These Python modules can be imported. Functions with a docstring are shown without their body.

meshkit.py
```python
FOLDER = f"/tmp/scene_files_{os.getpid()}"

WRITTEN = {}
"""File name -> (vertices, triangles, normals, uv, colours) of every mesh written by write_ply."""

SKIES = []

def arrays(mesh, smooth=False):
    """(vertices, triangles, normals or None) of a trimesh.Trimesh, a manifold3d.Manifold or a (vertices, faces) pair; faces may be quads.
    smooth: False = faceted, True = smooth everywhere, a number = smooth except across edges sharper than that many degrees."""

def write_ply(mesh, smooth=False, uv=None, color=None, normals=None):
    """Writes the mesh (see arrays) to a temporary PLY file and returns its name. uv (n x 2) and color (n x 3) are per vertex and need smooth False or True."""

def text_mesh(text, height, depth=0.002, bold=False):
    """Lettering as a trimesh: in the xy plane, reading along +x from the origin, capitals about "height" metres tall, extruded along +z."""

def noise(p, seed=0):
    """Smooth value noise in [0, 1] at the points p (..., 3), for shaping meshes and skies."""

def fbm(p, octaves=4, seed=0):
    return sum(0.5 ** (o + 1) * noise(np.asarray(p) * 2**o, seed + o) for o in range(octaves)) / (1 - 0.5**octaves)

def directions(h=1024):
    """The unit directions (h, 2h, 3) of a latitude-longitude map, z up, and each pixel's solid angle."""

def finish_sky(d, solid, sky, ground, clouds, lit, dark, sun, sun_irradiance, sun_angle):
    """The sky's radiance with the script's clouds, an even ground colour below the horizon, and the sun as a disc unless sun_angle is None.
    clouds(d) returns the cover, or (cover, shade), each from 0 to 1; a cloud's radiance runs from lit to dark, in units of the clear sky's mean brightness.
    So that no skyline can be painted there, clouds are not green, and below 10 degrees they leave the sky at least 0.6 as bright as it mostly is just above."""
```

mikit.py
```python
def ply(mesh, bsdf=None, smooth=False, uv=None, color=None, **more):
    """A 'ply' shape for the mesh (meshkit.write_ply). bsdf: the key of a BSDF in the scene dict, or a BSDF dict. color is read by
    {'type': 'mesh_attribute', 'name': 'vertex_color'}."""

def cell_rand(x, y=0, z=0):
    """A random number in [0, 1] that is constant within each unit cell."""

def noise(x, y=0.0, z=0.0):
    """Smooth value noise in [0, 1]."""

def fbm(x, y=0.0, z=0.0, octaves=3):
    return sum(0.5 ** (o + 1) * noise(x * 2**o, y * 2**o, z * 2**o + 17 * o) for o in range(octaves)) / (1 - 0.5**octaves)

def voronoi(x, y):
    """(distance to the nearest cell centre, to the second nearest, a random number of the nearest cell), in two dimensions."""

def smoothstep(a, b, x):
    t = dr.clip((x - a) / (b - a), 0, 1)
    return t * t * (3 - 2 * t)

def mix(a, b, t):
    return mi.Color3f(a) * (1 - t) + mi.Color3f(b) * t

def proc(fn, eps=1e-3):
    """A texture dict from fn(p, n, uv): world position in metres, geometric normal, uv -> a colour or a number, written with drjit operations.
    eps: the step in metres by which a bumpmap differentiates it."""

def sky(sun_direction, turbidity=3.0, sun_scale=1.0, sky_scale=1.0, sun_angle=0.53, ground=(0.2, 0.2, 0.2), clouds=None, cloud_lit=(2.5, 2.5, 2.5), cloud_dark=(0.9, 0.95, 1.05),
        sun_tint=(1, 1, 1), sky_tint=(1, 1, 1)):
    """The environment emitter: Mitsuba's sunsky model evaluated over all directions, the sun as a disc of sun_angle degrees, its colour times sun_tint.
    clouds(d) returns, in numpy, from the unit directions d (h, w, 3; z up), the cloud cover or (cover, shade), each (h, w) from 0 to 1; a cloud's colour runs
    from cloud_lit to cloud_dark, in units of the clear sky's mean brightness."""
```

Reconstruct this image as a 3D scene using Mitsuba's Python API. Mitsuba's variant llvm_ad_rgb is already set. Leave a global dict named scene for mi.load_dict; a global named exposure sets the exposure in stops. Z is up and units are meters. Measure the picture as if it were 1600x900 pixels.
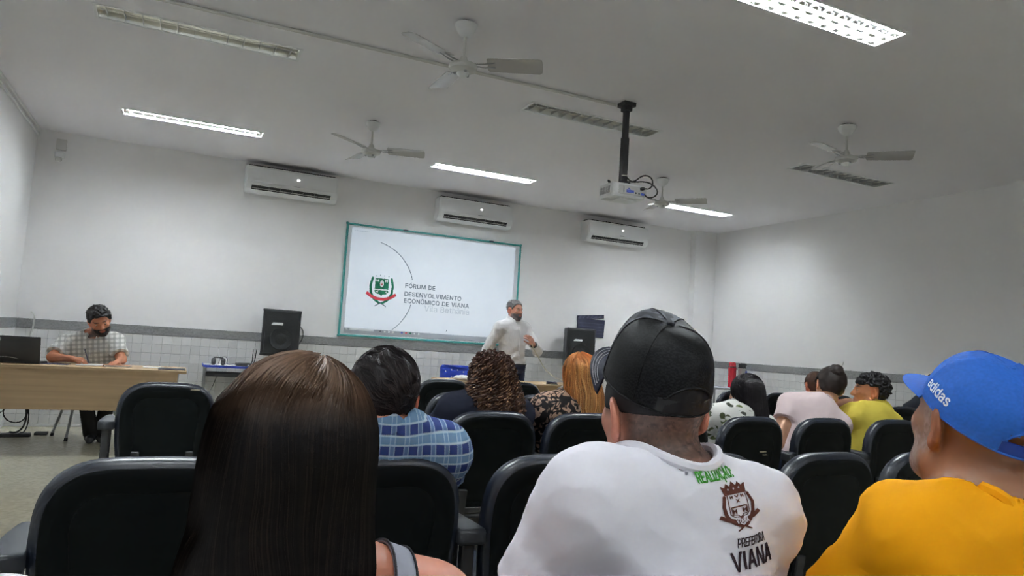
import math, numpy as np, trimesh, manifold3d, shapely, shapely.geometry as sg, shapely.ops, shapely.affinity as sa
import drjit as dr, mitsuba as mi, mikit, meshkit
from scipy.interpolate import PchipInterpolator
from mikit import proc, noise, fbm, smoothstep, mix, cell_rand, voronoi
T = mi.ScalarTransform4f
V = lambda *a: np.array(a, float)
scene, labels = {}, {}

# ------------------------------------------------------------------ camera, light, exposure
exposure = 3.38
DEBUG = False
TUBE = 15.0                       # radiance of a lit fluorescent tube
_r, _u, _w = V(.9032, -.4243, .0644), V(-.0919, -.0446, .9948), V(.4192, .9044, .0793)
_eye = V(0, 0, 1.1808)
scene['camera'] = {'type': 'perspective', 'fov': math.degrees(2 * math.atan(800 / 1113.22)), 'fov_axis': 'x', 'near_clip': .02, 'far_clip': 100.,
                   'to_world': T().look_at(origin=_eye.tolist(), target=(_eye + _w).tolist(), up=_u.tolist())}

# ------------------------------------------------------------------ materials
def rgb(c): return {'type': 'rgb', 'value': [float(x) for x in (c if hasattr(c, '__len__') else (c,) * 3)]}
def S(*c): return [((x / 255 + .055) / 1.055) ** 2.4 if x > 10 else x / 255 / 12.92 for x in c]   # sRGB bytes -> linear
def mat(name, c, rough=.5, spec=.5, kind='p', two=True, **k):
    col = c if isinstance(c, dict) else rgb(c)
    b = {'type': 'diffuse', 'reflectance': col} if kind == 'd' else {'type': 'principled', 'base_color': col, 'roughness': rough, 'specular': spec, **k}
    scene[name] = {'type': 'twosided', 'bsdf': b} if two else b
    return name
VC = {'type': 'mesh_attribute', 'name': 'vertex_color'}
WALL = .74
mat('m_wall', proc(lambda p, n, uv: mi.Color3f(.815, .81, .808) * (.97 + .05 * fbm(p.x * .9, p.y * .9, p.z * .9))), kind='d')
mat('m_ceiling', proc(lambda p, n, uv: mi.Color3f(.85, .84, .865) * (.97 + .05 * fbm(p.x * .7, p.y * .7, 3))), kind='d')
for i, t in enumerate((.76, .73, .79)): mat(f'm_tile_{i}', (t, t, t * .985), .22, .5)
mat('m_grout', (.42, .42, .41), kind='d')
mat('m_granite', proc(lambda p, n, uv: mi.Color3f(.215, .22, .22) * (.6 + .8 * fbm(p.x * 60, p.y * 60, p.z * 60))), .35)
def _floor(p, n, uv):
    m = fbm(p.x * 2.2, p.y * 2.2, 1.0, 4)
    s = noise(p.x * 55, p.y * 55, 2.0)
    return mix((.26, .245, .18), (.385, .365, .28), m) * (.86 + .28 * s)
mat('m_floor', proc(_floor), .22, .45)
mat('m_white_plastic', (.78, .79, .79), .35)
mat('m_blade', (.46, .45, .44), .28, .7)
mat('m_offwhite', (.62, .62, .60), .4)
mat('m_grey_plastic', (.30, .30, .30), .45)
mat('m_black', (.012, .013, .015), .45)
mat('m_black_gloss', (.008, .010, .016), .25)
mat('m_chair_back', (.0022, .0036, .0040), .55, .12)
mat('m_chair_rim', proc(lambda p, n, uv: mi.Color3f(.007, .010, .018) * (.8 + .4 * noise(p.x * 30, p.y * 30, p.z * 30))), .34, .6)
mat('m_arm', (.022, .026, .032), .42, .5)
mat('m_metal_dark', (.05, .052, .055), .35, .5, metallic=.4)
mat('m_metal_grey', (.33, .34, .35), .35, .5, metallic=.6)
mat('m_alu', (.42, .43, .44), .25, .5, metallic=.8)
mat('m_reflector', (.82, .82, .79), .09, .6, metallic=1.)
mat('m_tube_off', (.78, .78, .74), .3)
mat('m_teal', (.035, .24, .23), .4)
mat('m_board', (.72, .74, .76), .25)
def _wood(p, n, uv):
    g = fbm(p.x * 1.2 + .4 * noise(p.x * 2, p.z * 3), p.y * 3, p.z * 42, 4)
    return mix((.36, .245, .135), (.50, .36, .22), g)
mat('m_wood', proc(_wood), .45, .4)
mat('m_blue_plastic', (.022, .05, .36), .38)
mat('m_paper', (.78, .78, .76), kind='d')
mat('m_brown', (.24, .10, .045), .5)
mat('m_navy', (.012, .014, .035), .5)
mat('m_grille', proc(lambda p, n, uv: mi.Color3f(.011, .012, .013) * (.5 + smoothstep(.25, .75, noise(p.x * 260, p.y * 10, p.z * 260)))), .6, .3)
mat('m_red', (.42, .012, .025), .35)
mat('m_steel', (.55, .54, .52), .3, .5, metallic=.8)
mat('m_blue_label', (.05, .09, .45), .4)
mat('m_grey_text', (.11, .125, .14), kind='d'); mat('m_grey_text_light', (.36, .38, .40), kind='d')
mat('m_taskbar', (.32, .34, .37), kind='d'); mat('m_green_print', (.02, .13, .075), kind='d'); mat('m_red_print', (.52, .06, .08), kind='d')
mat('m_light_print', (.72, .74, .75), kind='d')

# ------------------------------------------------------------------ mesh helpers
cat_ = trimesh.util.concatenate
def hull(pts): return trimesh.convex.convex_hull(np.asarray(pts, float))
def cbox(x0, x1, y0, y1, z0, z1, b=.004):
    P = []
    for x, sx in ((x0, 1), (x1, -1)):
        for y, sy in ((y0, 1), (y1, -1)):
            for z, sz in ((z0, 1), (z1, -1)):
                P += [(x + sx * b, y + sy * b, z), (x + sx * b, y, z + sz * b), (x, y + sy * b, z + sz * b)]
    return hull(P)
def box(x0, x1, y0, y1, z0, z1):
    return trimesh.creation.box(bounds=[[min(x0, x1), min(y0, y1), min(z0, z1)], [max(x0, x1), max(y0, y1), max(z0, z1)]])
def sweep(pts, r, n=8, cap=True, flat=1.0):
    p = np.asarray(pts, float); m = len(p); rr = np.broadcast_to(r, (m,))
    t = np.gradient(p, axis=0); t /= np.linalg.norm(t, axis=1, keepdims=True) + 1e-12
    a = np.cross(t[0], [0, 0, 1.] if abs(t[0, 2]) < .9 else [1., 0, 0]); A = []
    for k in range(m):
        a = a - t[k] * (a @ t[k]); a = a / np.linalg.norm(a); A.append(a)
    A = np.array(A); B = np.cross(t, A); th = np.arange(n) * 2 * np.pi / n
    v = p[:, None] + rr[:, None, None] * (np.cos(th)[None, :, None] * A[:, None] + flat * np.sin(th)[None, :, None] * B[:, None])
    i, j = np.meshgrid(np.arange(m - 1), np.arange(n), indexing='ij'); jn = (j + 1) % n
    q = np.stack([i * n + j, i * n + jn, (i + 1) * n + jn, (i + 1) * n + j], -1).reshape(-1, 4)
    f = [q[:, [0, 1, 2]], q[:, [0, 2, 3]]]; v = v.reshape(-1, 3)
    if cap:
        v = np.vstack([v, p[0], p[-1]]); k = np.arange(n); kn = (k + 1) % n
        f += [np.stack([kn, k, k * 0 + m * n], 1), np.stack([(m - 1) * n + k, (m - 1) * n + kn, k * 0 + m * n + 1], 1)]
    return trimesh.Trimesh(v, np.vstack(f), process=False)
def spline(pts, n=40):
    p = np.asarray(pts, float); d = np.r_[0, np.cumsum(np.linalg.norm(np.diff(p, axis=0), axis=1))]
    from scipy.interpolate import CubicSpline
    return CubicSpline(d, p)(np.linspace(0, d[-1], n))
def lathe(prof, n=24):
    m = trimesh.creation.revolve(np.asarray(prof, float), sections=n); m.fix_normals(); return m
def prism(poly, h, z=0.):
    g = [q for q in getattr(poly, 'geoms', [poly]) if q.area > 1e-9]
    m = cat_([trimesh.creation.extrude_polygon(q, h, engine='earcut') for q in g]); m.apply_translation([0, 0, z]); return m
def wallwards(m, x, y, z):   # artwork drawn in xy, standing upright on a wall that faces -y
    m = m.copy(); v = m.vertices; m.vertices = np.stack([x + v[:, 0], y - v[:, 2], z + v[:, 1]], 1); return m
def move(m, t=(0, 0, 0), rz=0., s=1.):
    m = m.copy(); M = trimesh.transformations.rotation_matrix(rz, [0, 0, 1]); M[:3, :3] *= s; M[:3, 3] = t; m.apply_transform(M); return m
def padmesh(outline, rings, center=None):
    """outline: closed (n,2) loop; rings: (inset, depth); returns vertices (a, depth, b) closed by a fan on both ends"""
    o = np.asarray(outline, float); n = len(o); c = o.mean(0) if center is None else np.asarray(center, float)
    d = o - c; L = np.linalg.norm(d, axis=1, keepdims=True); v = []
    for ins, dep in rings:
        q = c + d * np.maximum(1 - ins / L, 0); v.append(np.stack([q[:, 0], np.full(n, dep), q[:, 1]], 1))
    v = np.vstack(v + [[[c[0], rings[0][1], c[1]]], [[c[0], rings[-1][1], c[1]]]]); m = len(rings); f = []
    k = np.arange(n); kn = (k + 1) % n
    for i in range(m - 1): f += [np.stack([i * n + k, i * n + kn, (i + 1) * n + kn], 1), np.stack([i * n + k, (i + 1) * n + kn, (i + 1) * n + k], 1)]
    f += [np.stack([kn, k, k * 0 + m * n], 1), np.stack([(m - 1) * n + k, (m - 1) * n + kn, k * 0 + m * n + 1], 1)]
    out = trimesh.Trimesh(v, np.vstack(f), process=False); out.fix_normals(); return out
def rrect(w, h, r, n=6):
    P = []
    for cx, cy, a0 in ((w / 2 - r, h / 2 - r, 0), (-w / 2 + r, h / 2 - r, 90), (-w / 2 + r, -h / 2 + r, 180), (w / 2 - r, -h / 2 + r, 270)):
        for k in range(n + 1):
            a = math.radians(a0 + 90 * k / n); P.append((cx + r * math.cos(a), cy + r * math.sin(a)))
    return np.array(P)

def uniq(k):
    if k not in scene and k not in labels: return k
    i = 1
    while f'{k}_{i:03d}' in scene or f'{k}_{i:03d}' in labels: i += 1
    return f'{k}_{i:03d}'
def put(name, mesh, m, parent=None, smooth=30, label=None, kind=None, **kw):
    key = uniq(f'{parent}__{name}' if parent else name)
    scene[key] = mikit.ply(mesh, m, smooth=smooth, **kw) if not isinstance(mesh, dict) else mesh
    if label or kind:
        labels[key] = {}
        if label: labels[key]['label'] = label
        if kind: labels[key]['kind'] = kind
    return key
def thing(name, label, cat, group=None):
    key = uniq(name); labels[key] = {'label': label, 'category': cat}
    if group: labels[key]['group'] = group
    return key
def struct(name, mesh, m, smooth=False, parent=None): return put(name, mesh, m, parent, smooth, kind=None if parent else 'structure')
def copyto(src, M, m=None):
    d = dict(src); d['to_world'] = M
    return d

# ------------------------------------------------------------------ the room
XL, XR, YF, YB, H, HD = -1.543, 7.657, 9.0, -3.6, 3.163, 1.13
LROWS = {1: 7.65, 2: 5.233, 3: 2.858, 4: .45, 5: -2.0}
LCOLS = (-.658, 2.465, 5.511); LL, LW = 1.265, .21
struct('floor', box(XL - .2, XR + .2, YB - .2, YF + .2, -.15, 0), 'm_floor')
struct('wall_front', box(XL - .2, XR + .2, YF, YF + .2, 0, H + .2), 'm_wall')
struct('wall_left', box(XL - .2, XL, YB, YF, 0, H + .2), 'm_wall')
struct('wall_right', box(XR, XR + .2, YB, YF, 0, H + .2), 'm_wall')
struct('wall_back', box(XL - .2, XR + .2, YB - .2, YB, 0, H + .2), 'm_wall')
struct('column_corner', box(7.25, XR, 8.88, YF, 0, H), 'm_wall')
struct('column_right', box(XR - .10, XR, 3.75, 4.36, 0, H), 'm_wall')
cl = sg.box(XL - .2, YB - .2, XR + .2, YF + .2)
for y in LROWS.values():
    for x in LCOLS: cl = cl.difference(sg.box(x, y - LW / 2, x + LL, y + LW / 2))
cm = prism(cl, .02, H)
struct('ceiling', cm, 'm_ceiling')
put('slab', box(XL - .2, XR + .2, YB - .2, YF + .2, H + .16, H + .2), 'm_ceiling', 'ceiling')
struct('trim_left', cat_([cbox(XL, XL + .035, YB, YF, H - .035, H, .004), cbox(XL, XL + .02, YB, YF, H - .075, H - .05, .003)]), 'm_wall')
# granite dado band, tiles under it one by one, grout behind
def dado(nm, m): struct(nm, m, 'm_granite')
dado('trim_front', cbox(XL, 7.25, YF - .014, YF, 1.03, HD, .003))
dado('trim_corner', cat_([cbox(7.236, XR, 8.866, 8.88, 1.03, HD, .003), cbox(7.236, 7.25, 8.88, YF, 1.03, HD, .003)]))
dado('trim_right', cbox(XR - .014, XR, 4.36, 8.88, 1.03, HD, .003))
dado('trim_left_band', cbox(XL, XL + .014, YB, YF, 1.03, HD, .003))
dado('trim_right_column', cat_([cbox(XR - .114, XR - .10, 3.75, 4.374, 1.03, HD, .003), cbox(XR - .10, XR, 4.36, 4.374, 1.03, HD, .003)]))
struct('baseboard_front', cat_([cbox(XL, 7.25, YF - .012, YF, 0, .028, .003)]), 'm_tile_1')
struct('baseboard_right', cbox(XR - .012, XR, 4.36, 8.88, 0, .028, .003), 'm_tile_1')
rng = np.random.default_rng(7)
def tiles(wall, a0, a1, place, first):
    """10 cm tiles, ten rows below the band; the 300 that show largest are single parts"""
    one = cbox(0, .097, -.007, 0, 0, .097, .0025); rest = []
    base = [mikit.ply(place(one), f'm_tile_{i}') for i in range(3)]
    cells = [(c, r) for c in range(int((a1 - a0) / .1 + 1e-6)) for r in range(10)]
    for c, r in cells:
        i = int(rng.choice(3, p=(.6, .2, .2)))
        t = place(None, a0 + c * .1, .03 + r * .1)
        if first(c, r):
            d = dict(base[i]); d['to_world'] = T().translate(list(t)); scene[uniq(f'{wall}__tile')] = d
        else:
            m = place(one); m.apply_translation(t); rest.append(m)
    put('tile_field', cat_(rest), 'm_tile_0', wall, False, kind='stuff')
def pl_front(m, a=0, z=0): return V(a, YF, z) if m is None else m.copy()
def pl_right(m, a=0, z=0):
    if m is None: return V(XR, a, z)
    m = m.copy(); v = m.vertices.copy(); m.vertices = np.stack([v[:, 1], v[:, 0], v[:, 2]], 1); m.invert(); return m
def pl_left(m, a=0, z=0):
    if m is None: return V(XL, a, z)
    m = m.copy(); v = m.vertices.copy(); m.vertices = np.stack([-v[:, 1], v[:, 0], v[:, 2]], 1); return m
tiles('wall_front', XL + .0035, 7.24, pl_front, lambda c, r: c < 30)
tiles('wall_right', 4.38, 8.88, pl_right, lambda c, r: c < 43 and r > 2)
tiles('wall_left', 6.5, YF, pl_left, lambda c, r: c > 21)
for nm, m in (('wall_front', box(XL, 7.25, YF - .003, YF, .028, 1.03)), ('wall_right', box(XR - .003, XR, 4.36, 8.88, .028, 1.03)), ('wall_left', box(XL, XL + .003, YB, YF, .028, 1.03))):
    put('grout', m, 'm_grout', nm, False)

# ------------------------------------------------------------------ ceiling lights (recessed, two tubes, louvre blades)
def fixture(x, y, lit, label, blades=True, group=None):
    t = thing('ceiling_light', label, 'light', group); w = LW / 2; d = .085
    fr = prism(sg.box(x - .018, y - w - .018, x + LL + .018, y + w + .018).difference(sg.box(x, y - w, x + LL, y + w)), .008, H - .006)
    put('frame', fr, 'm_white_plastic', t, False)
    pr = [(-w, 0), (-w * .93, .045), (-w * .62, d), (-w * .35, d), (-.012, .035), (0, .022), (.012, .035), (w * .35, d), (w * .62, d), (w * .93, .045), (w, 0)]
    v, f = [], []
    for xx in (x, x + LL): v += [(xx, y + a, H + b) for a, b in pr]
    n = len(pr)
    for k in range(n - 1): f += [(k, n + k, n + k + 1), (k, n + k + 1, k + 1)]
    ends = []
    for xx in (x, x + LL): ends.append(trimesh.creation.box(bounds=[[xx - .002, y - w, H], [xx + .002, y + w, H + d]]))
    put('reflector', cat_([trimesh.Trimesh(v, f, process=False)] + ends), 'm_reflector', t, False)
    for s in (-1, 1):
        tb = sweep([(x + .03, y + s * w * .5, H + .048), (x + LL - .03, y + s * w * .5, H + .048)], .013, 8)
        k = put('tube', tb, 'm_tube_off', t, 30, label='glowing fluorescent tube' if lit else 'unlit fluorescent tube')
        if lit is True or (lit and s > 0): scene[k]['emitter'] = {'type': 'area', 'radiance': rgb((TUBE * .93, TUBE * 1.0, TUBE * 1.06))}
        if blades:
            for e in (x + .012, x + LL - .03):
                put('lamp_holder', cbox(e, e + .018, y + s * w * .5 - .012, y + s * w * .5 + .012, H + .03, H + .07, .003), 'm_white_plastic', t, False)
    if blades:
        for k in range(12):
            xx = x + LL * (k + .5) / 12
            b = [(-w * .93, .002), (w * .93, .002), (w * .93, .03), (.02, .02), (-.02, .02), (-w * .93, .03)]
            m = prism(sg.Polygon([(-w * .93, .003), (w * .93, .003), (w * .9, .034), (0, .018), (-w * .9, .034)]), .0022)
            vv = m.vertices; m.vertices = np.stack([xx + vv[:, 2], y + vv[:, 0], H + vv[:, 1]], 1); m.fix_normals()
            put('louver_blade', m, 'm_alu', t, False)
R = LROWS
fixture(LCOLS[0], R[1], True, 'lit recessed ceiling light nearest the left corner, above the wooden desk')
fixture(LCOLS[1], R[1], True, 'lit recessed ceiling light in front of the middle air conditioner')
fixture(LCOLS[2], R[1], True, 'lit recessed ceiling light partly behind the far right ceiling fan')
fixture(LCOLS[0], R[2], False, 'unlit louvered ceiling light at the upper left of the ceiling')
fixture(LCOLS[1], R[2], False, 'unlit louvered ceiling light behind the projector pole')
fixture(LCOLS[2], R[2], False, 'unlit louvered ceiling light below the ceiling fan on the right')
fixture(LCOLS[1], R[3], True, 'bright lit louvered ceiling light at the top right edge of the photo')
for c, r in ((0, 3), (0, 4), (0, 5), (1, 5)):
    fixture(LCOLS[c], R[r], 'one tube' if r == 4 else True, 'unseen lit recessed ceiling light added to light the audience', False, 'ceiling lights outside the photo')  # unseen fixtures added to light the audience, one cut to a single tube
for c, r in ((1, 4), (2, 4), (2, 3), (2, 5)): fixture(LCOLS[c], R[r], False, 'unlit recessed ceiling light behind the camera', False, 'unlit ceiling lights outside the photo')

# ------------------------------------------------------------------ conduit, fans, projector, air conditioners, sensor
k = put('conduit', sweep([(XL, 4.80, H - .012), (3.02, 4.76, H - .012)], .013, 8), 'm_offwhite')
labels[k] = {'label': 'thin painted conduit running across the ceiling to the projector mount', 'category': 'conduit'}
def fan(x, y, a0, label, s=1.0):
    t = thing('ceiling_fan', label, 'ceiling fan', 'white three blade ceiling fans'); zh = H - .288
    put('canopy', move(lathe([(0, -.085), (.02, -.083), (.036, -.07), (.056, -.045), (.068, -.018), (.07, -.004), (.066, 0), (0, 0)], 28), (x, y, H - .012)), 'm_white_plastic', t)
    put('hanger', move(lathe([(0, 0), (.045, 0), (.045, .012), (0, .012)], 20), (x, y, H - .012)), 'm_black', t)
    put('downrod', sweep([(x, y, H - .09), (x, y, zh + .02)], .0095, 10), 'm_offwhite', t)
    put('motor', move(lathe([(0, -.035), (.05, -.034), (.062, -.028), (.085, -.016), (.09, 0), (.085, .014), (.05, .026), (.03, .034), (.018, .07), (0, .07)], 28), (x, y, zh)), 'm_offwhite', t)
    put('hub_cap', move(lathe([(0, -.062), (.022, -.06), (.034, -.05), (.04, -.034), (0, -.034)], 24), (x, y, zh)), 'm_white_plastic', t)
    for k in range(3):
        a = math.radians(a0 + 120 * k); c, sn = math.cos(a), math.sin(a)
        o = np.array([(.15, -.05), (.16, -.062), (.30, -.066), (.475, -.07), (.492, -.06), (.495, .0), (.492, .06), (.475, .07), (.30, .066), (.16, .062), (.15, .05)])
        g = np.linspace(0, 1, 11)
        m = prism(sg.Polygon(o), .004); m = m.subdivide().subdivide()
        v = m.vertices; tilt = math.radians(-14)
        z = v[:, 2] + v[:, 1] * math.tan(tilt) - .010 * (v[:, 1] / .07) ** 2 - .006 * v[:, 0]
        m.vertices = np.stack([x + c * v[:, 0] - sn * v[:, 1], y + sn * v[:, 0] + c * v[:, 1], zh + .026 + z], 1)
        b = put('blade', m, 'm_blade', t, 30)
        for q in (-.022, .022):
            p0 = V(x + c * .07 - sn * q * .8, y + sn * .07 + c * q * .8, zh + .016); p1 = V(x + c * .20 - sn * q, y + sn * .20 + c * q, zh + .018 + q * math.tan(tilt))
            put('bracket', sweep([p0, (p0 + p1) / 2 + V(0, 0, -.004), p1], .007, 6, flat=.5), 'm_metal_grey', b)
    for k in range(3):
        a = math.radians(a0 + 60 + 120 * k)
        put('screw', move(lathe([(0, -.012), (.008, -.011), (.01, 0), (0, 0)], 10), (x + .05 * math.cos(a), y + .05 * math.sin(a), zh - .034)), 'm_metal_grey', t)
fan(1.455, 4.07, 90, 'largest white ceiling fan, at the top middle of the photo')
fan(1.472, 6.47, 99, 'white ceiling fan between the two lit lights, in front of the whiteboard')
fan(4.80, 6.50, 72, 'white ceiling fan right of the projector, overlapping a lit light')
fan(4.835, 4.08, 75, 'white ceiling fan above the unlit light on the right')

t = thing('projector', 'white ceiling projector hanging on a black pole', 'projector')
px, py, pz = 3.085, 4.70, 2.435; ya = math.radians(-4)
def P_(m): return move(m, (px, py, pz), ya)
o = rrect(.31, .24, .035, 5)
body = padmesh(o, [(.045, -.062), (.012, -.055), (.002, -.03), (0, 0), (.0, .035), (.006, .048), (.02, .053)])
v = body.vertices; body.vertices = np.stack([v[:, 0], v[:, 2], v[:, 1]], 1); body.fix_normals()
put('body', P_(body), 'm_white_plastic', t, 40)
put('underside_plate', P_(cbox(-.08, .09, -.09, .07, -.072, -.058, .006)), 'm_white_plastic', t, False)
put('lens', P_(sweep([(-.07, .115, 0), (-.07, .138, 0)], .034, 20)), 'm_black_gloss', t)
put('connector_panel', P_(cbox(-.10, .145, -.1235, -.118, -.038, .034, .002)), 'm_offwhite', t, False)
for a, b, c, d, mm in ((-.032, .032, -.022, .0, 'm_blue_label'), (-.02, -.004, .004, .014, 'm_blue_label'), (-.06, -.054, -.026, .022, 'm_grey_plastic'), (.048, .056, -.024, -.012, 'm_black'), (.075, .084, -.026, -.014, 'm_black'), (.095, .125, -.03, -.012, 'm_blue_label')):
    put('port', P_(cbox(a, b, -.128, -.122, c, d, .001)), mm, t, False)
put('power_plug', P_(cbox(.085, .115, -.155, -.12, .008, .030, .005)), 'm_black', t, False)
put('side_vent', P_(cat_([cbox(-.157, -.152, -.08 + .018 * q, -.072 + .018 * q, -.03, .025, .001) for q in range(9)])), 'm_grey_plastic', t, False)
put('mount_arm', P_(cat_([cbox(-.12, .10, -.012, .012, .053, .066, .003), cbox(-.012, .012, -.10, .09, .053, .066, .003), cbox(-.045, .045, -.045, .045, .053, .085, .005)])), 'm_black', t, False)
put('pole', cat_([cbox(px - .021, px + .021, py - .021, py + .021, 2.86, H - .03, .004), cbox(px - .026, px + .026, py - .026, py + .026, 2.52, 2.88, .004)]), 'm_black', t, False)
put('ceiling_plate', cat_([cbox(px - .055, px + .055, py - .055, py + .055, H - .035, H, .004), cbox(px - .035, px + .035, py - .035, py + .035, H - .07, H - .03, .004)]), 'm_black', t, False)
put('cable', P_(sweep(spline([(.02, -.03, .12), (.06, -.10, .09), (.10, -.16, .12), (.155, -.175, .10), (.165, -.17, .05), (.115, -.15, .02)], 40), .0055, 8)), 'm_black', t)
put('cable', P_(sweep(spline([(.02, .0, .10), (.09, -.08, .085), (.17, -.16, .06), (.215, -.17, 0), (.19, -.165, -.035), (.12, -.14, -.022)], 40), .0055, 8)), 'm_black', t)
put('cable', P_(sweep(spline([(-.02, -.04, .13), (.03, -.05, .12), (.05, -.03, .07)], 20), .003, 6)), 'm_offwhite', t)
put('cable_tie', P_(sweep([(-.03, -.032, .13), (.03, -.032, .135)], .004, 6)), 'm_offwhite', t)
put('hook', P_(sweep(spline([(-.10, .02, .066), (-.12, .0, .075), (-.15, -.04, .068), (-.155, -.06, .055)], 14), .008, 8)), 'm_black', t)

def aircon(x0, x1, z0, z1, label):
    t = thing('air_conditioner', label, 'air conditioner', 'wall air conditioners above the whiteboard wall')
    # side profile (y toward the room is negative), swept along x
    D = .21; pr = np.array([(0, z0 + .03), (-.05, z0), (-D * .62, z0 + .005), (-D * .86, z0 + .04), (-D * .97, z0 + .085), (-D, z0 + .13), (-D, z1 - .05), (-D * .97, z1 - .018), (-D * .9, z1), (0, z1)])
    m = prism(sg.Polygon(pr), x1 - x0); v = m.vertices; m.vertices = np.stack([x0 + v[:, 2], YF + v[:, 0], v[:, 1]], 1); m.fix_normals()
    put('body', m, 'm_white_plastic', t, 25)
    for xx in (x0 - .014, x1):
        e = prism(sg.Polygon(pr).buffer(-.006), .014); v = e.vertices; e.vertices = np.stack([xx + v[:, 2], YF + v[:, 0], v[:, 1]], 1); e.fix_normals()
        put('end_cap', e, 'm_white_plastic', t, 25)
    put('front_panel', cbox(x0 + .006, x1 - .006, YF - D - .006, YF - D + .002, z0 + .115, z1 - .025, .003), 'm_white_plastic', t, False)
    sl = [(x0 + .06, YF - D * .80 - .004, z0 + .028), (x1 - .06, YF - D * .98 - .004, z0 + .088)]
    sb = hull([(x, YF - D * a - o, z) for x in (x0 + .06, x1 - .07) for a, z in ((.80, z0 + .032), (.955, z0 + .078)) for o in (0, .008)])
    s = put('air_outlet', sb, 'm_black', t, False)
    put('flap', hull([(x, YF - D * a - o, z) for x in (x0 + .065, x1 - .075) for a, z in ((.845, z0 + .042), (.875, z0 + .05)) for o in (.009, .013)]), 'm_grey_plastic', s, False)
    for q in range(7):
        xx = x0 + .12 + (x1 - x0 - .25) * q / 6
        put('vane', hull([(xx + d, YF - D * a - o, z) for d in (0, .004) for a, z in ((.81, z0 + .034), (.95, z0 + .076)) for o in (.008, .011)]), 'm_grey_plastic', s, False)
    c = (x0 + x1) / 2 + .06
    k = put('display_light', cbox(c - .017, c + .017, YF - D - .010, YF - D - .004, z0 + .195, z0 + .218, .002), 'm_white_plastic', t, False, label='small glowing display')
    scene[k]['emitter'] = {'type': 'area', 'radiance': rgb(.4)}
    put('emblem', cbox(c - .045, c + .025, YF - D - .0075, YF - D - .005, z0 + .118, z0 + .128, .0005), 'm_grey_text_light', t, False)
    put('bracket', box(x0 + .02, x1 - .02, YF - D * .7, YF, z1, z1 + .02), 'm_black', t, False)
aircon(.575, 1.62, 2.775, 3.085, 'white wall air conditioner left of the whiteboard, largest of the three')
aircon(2.97, 4.01, 2.755, 3.065, 'white wall air conditioner above the right part of the whiteboard')
aircon(5.24, 6.27, 2.755, 3.055, 'white wall air conditioner farthest right, between the board and the corner column')
t = thing('motion_sensor', 'small off white motion sensor below a junction box high in the left corner', 'sensor')
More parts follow.
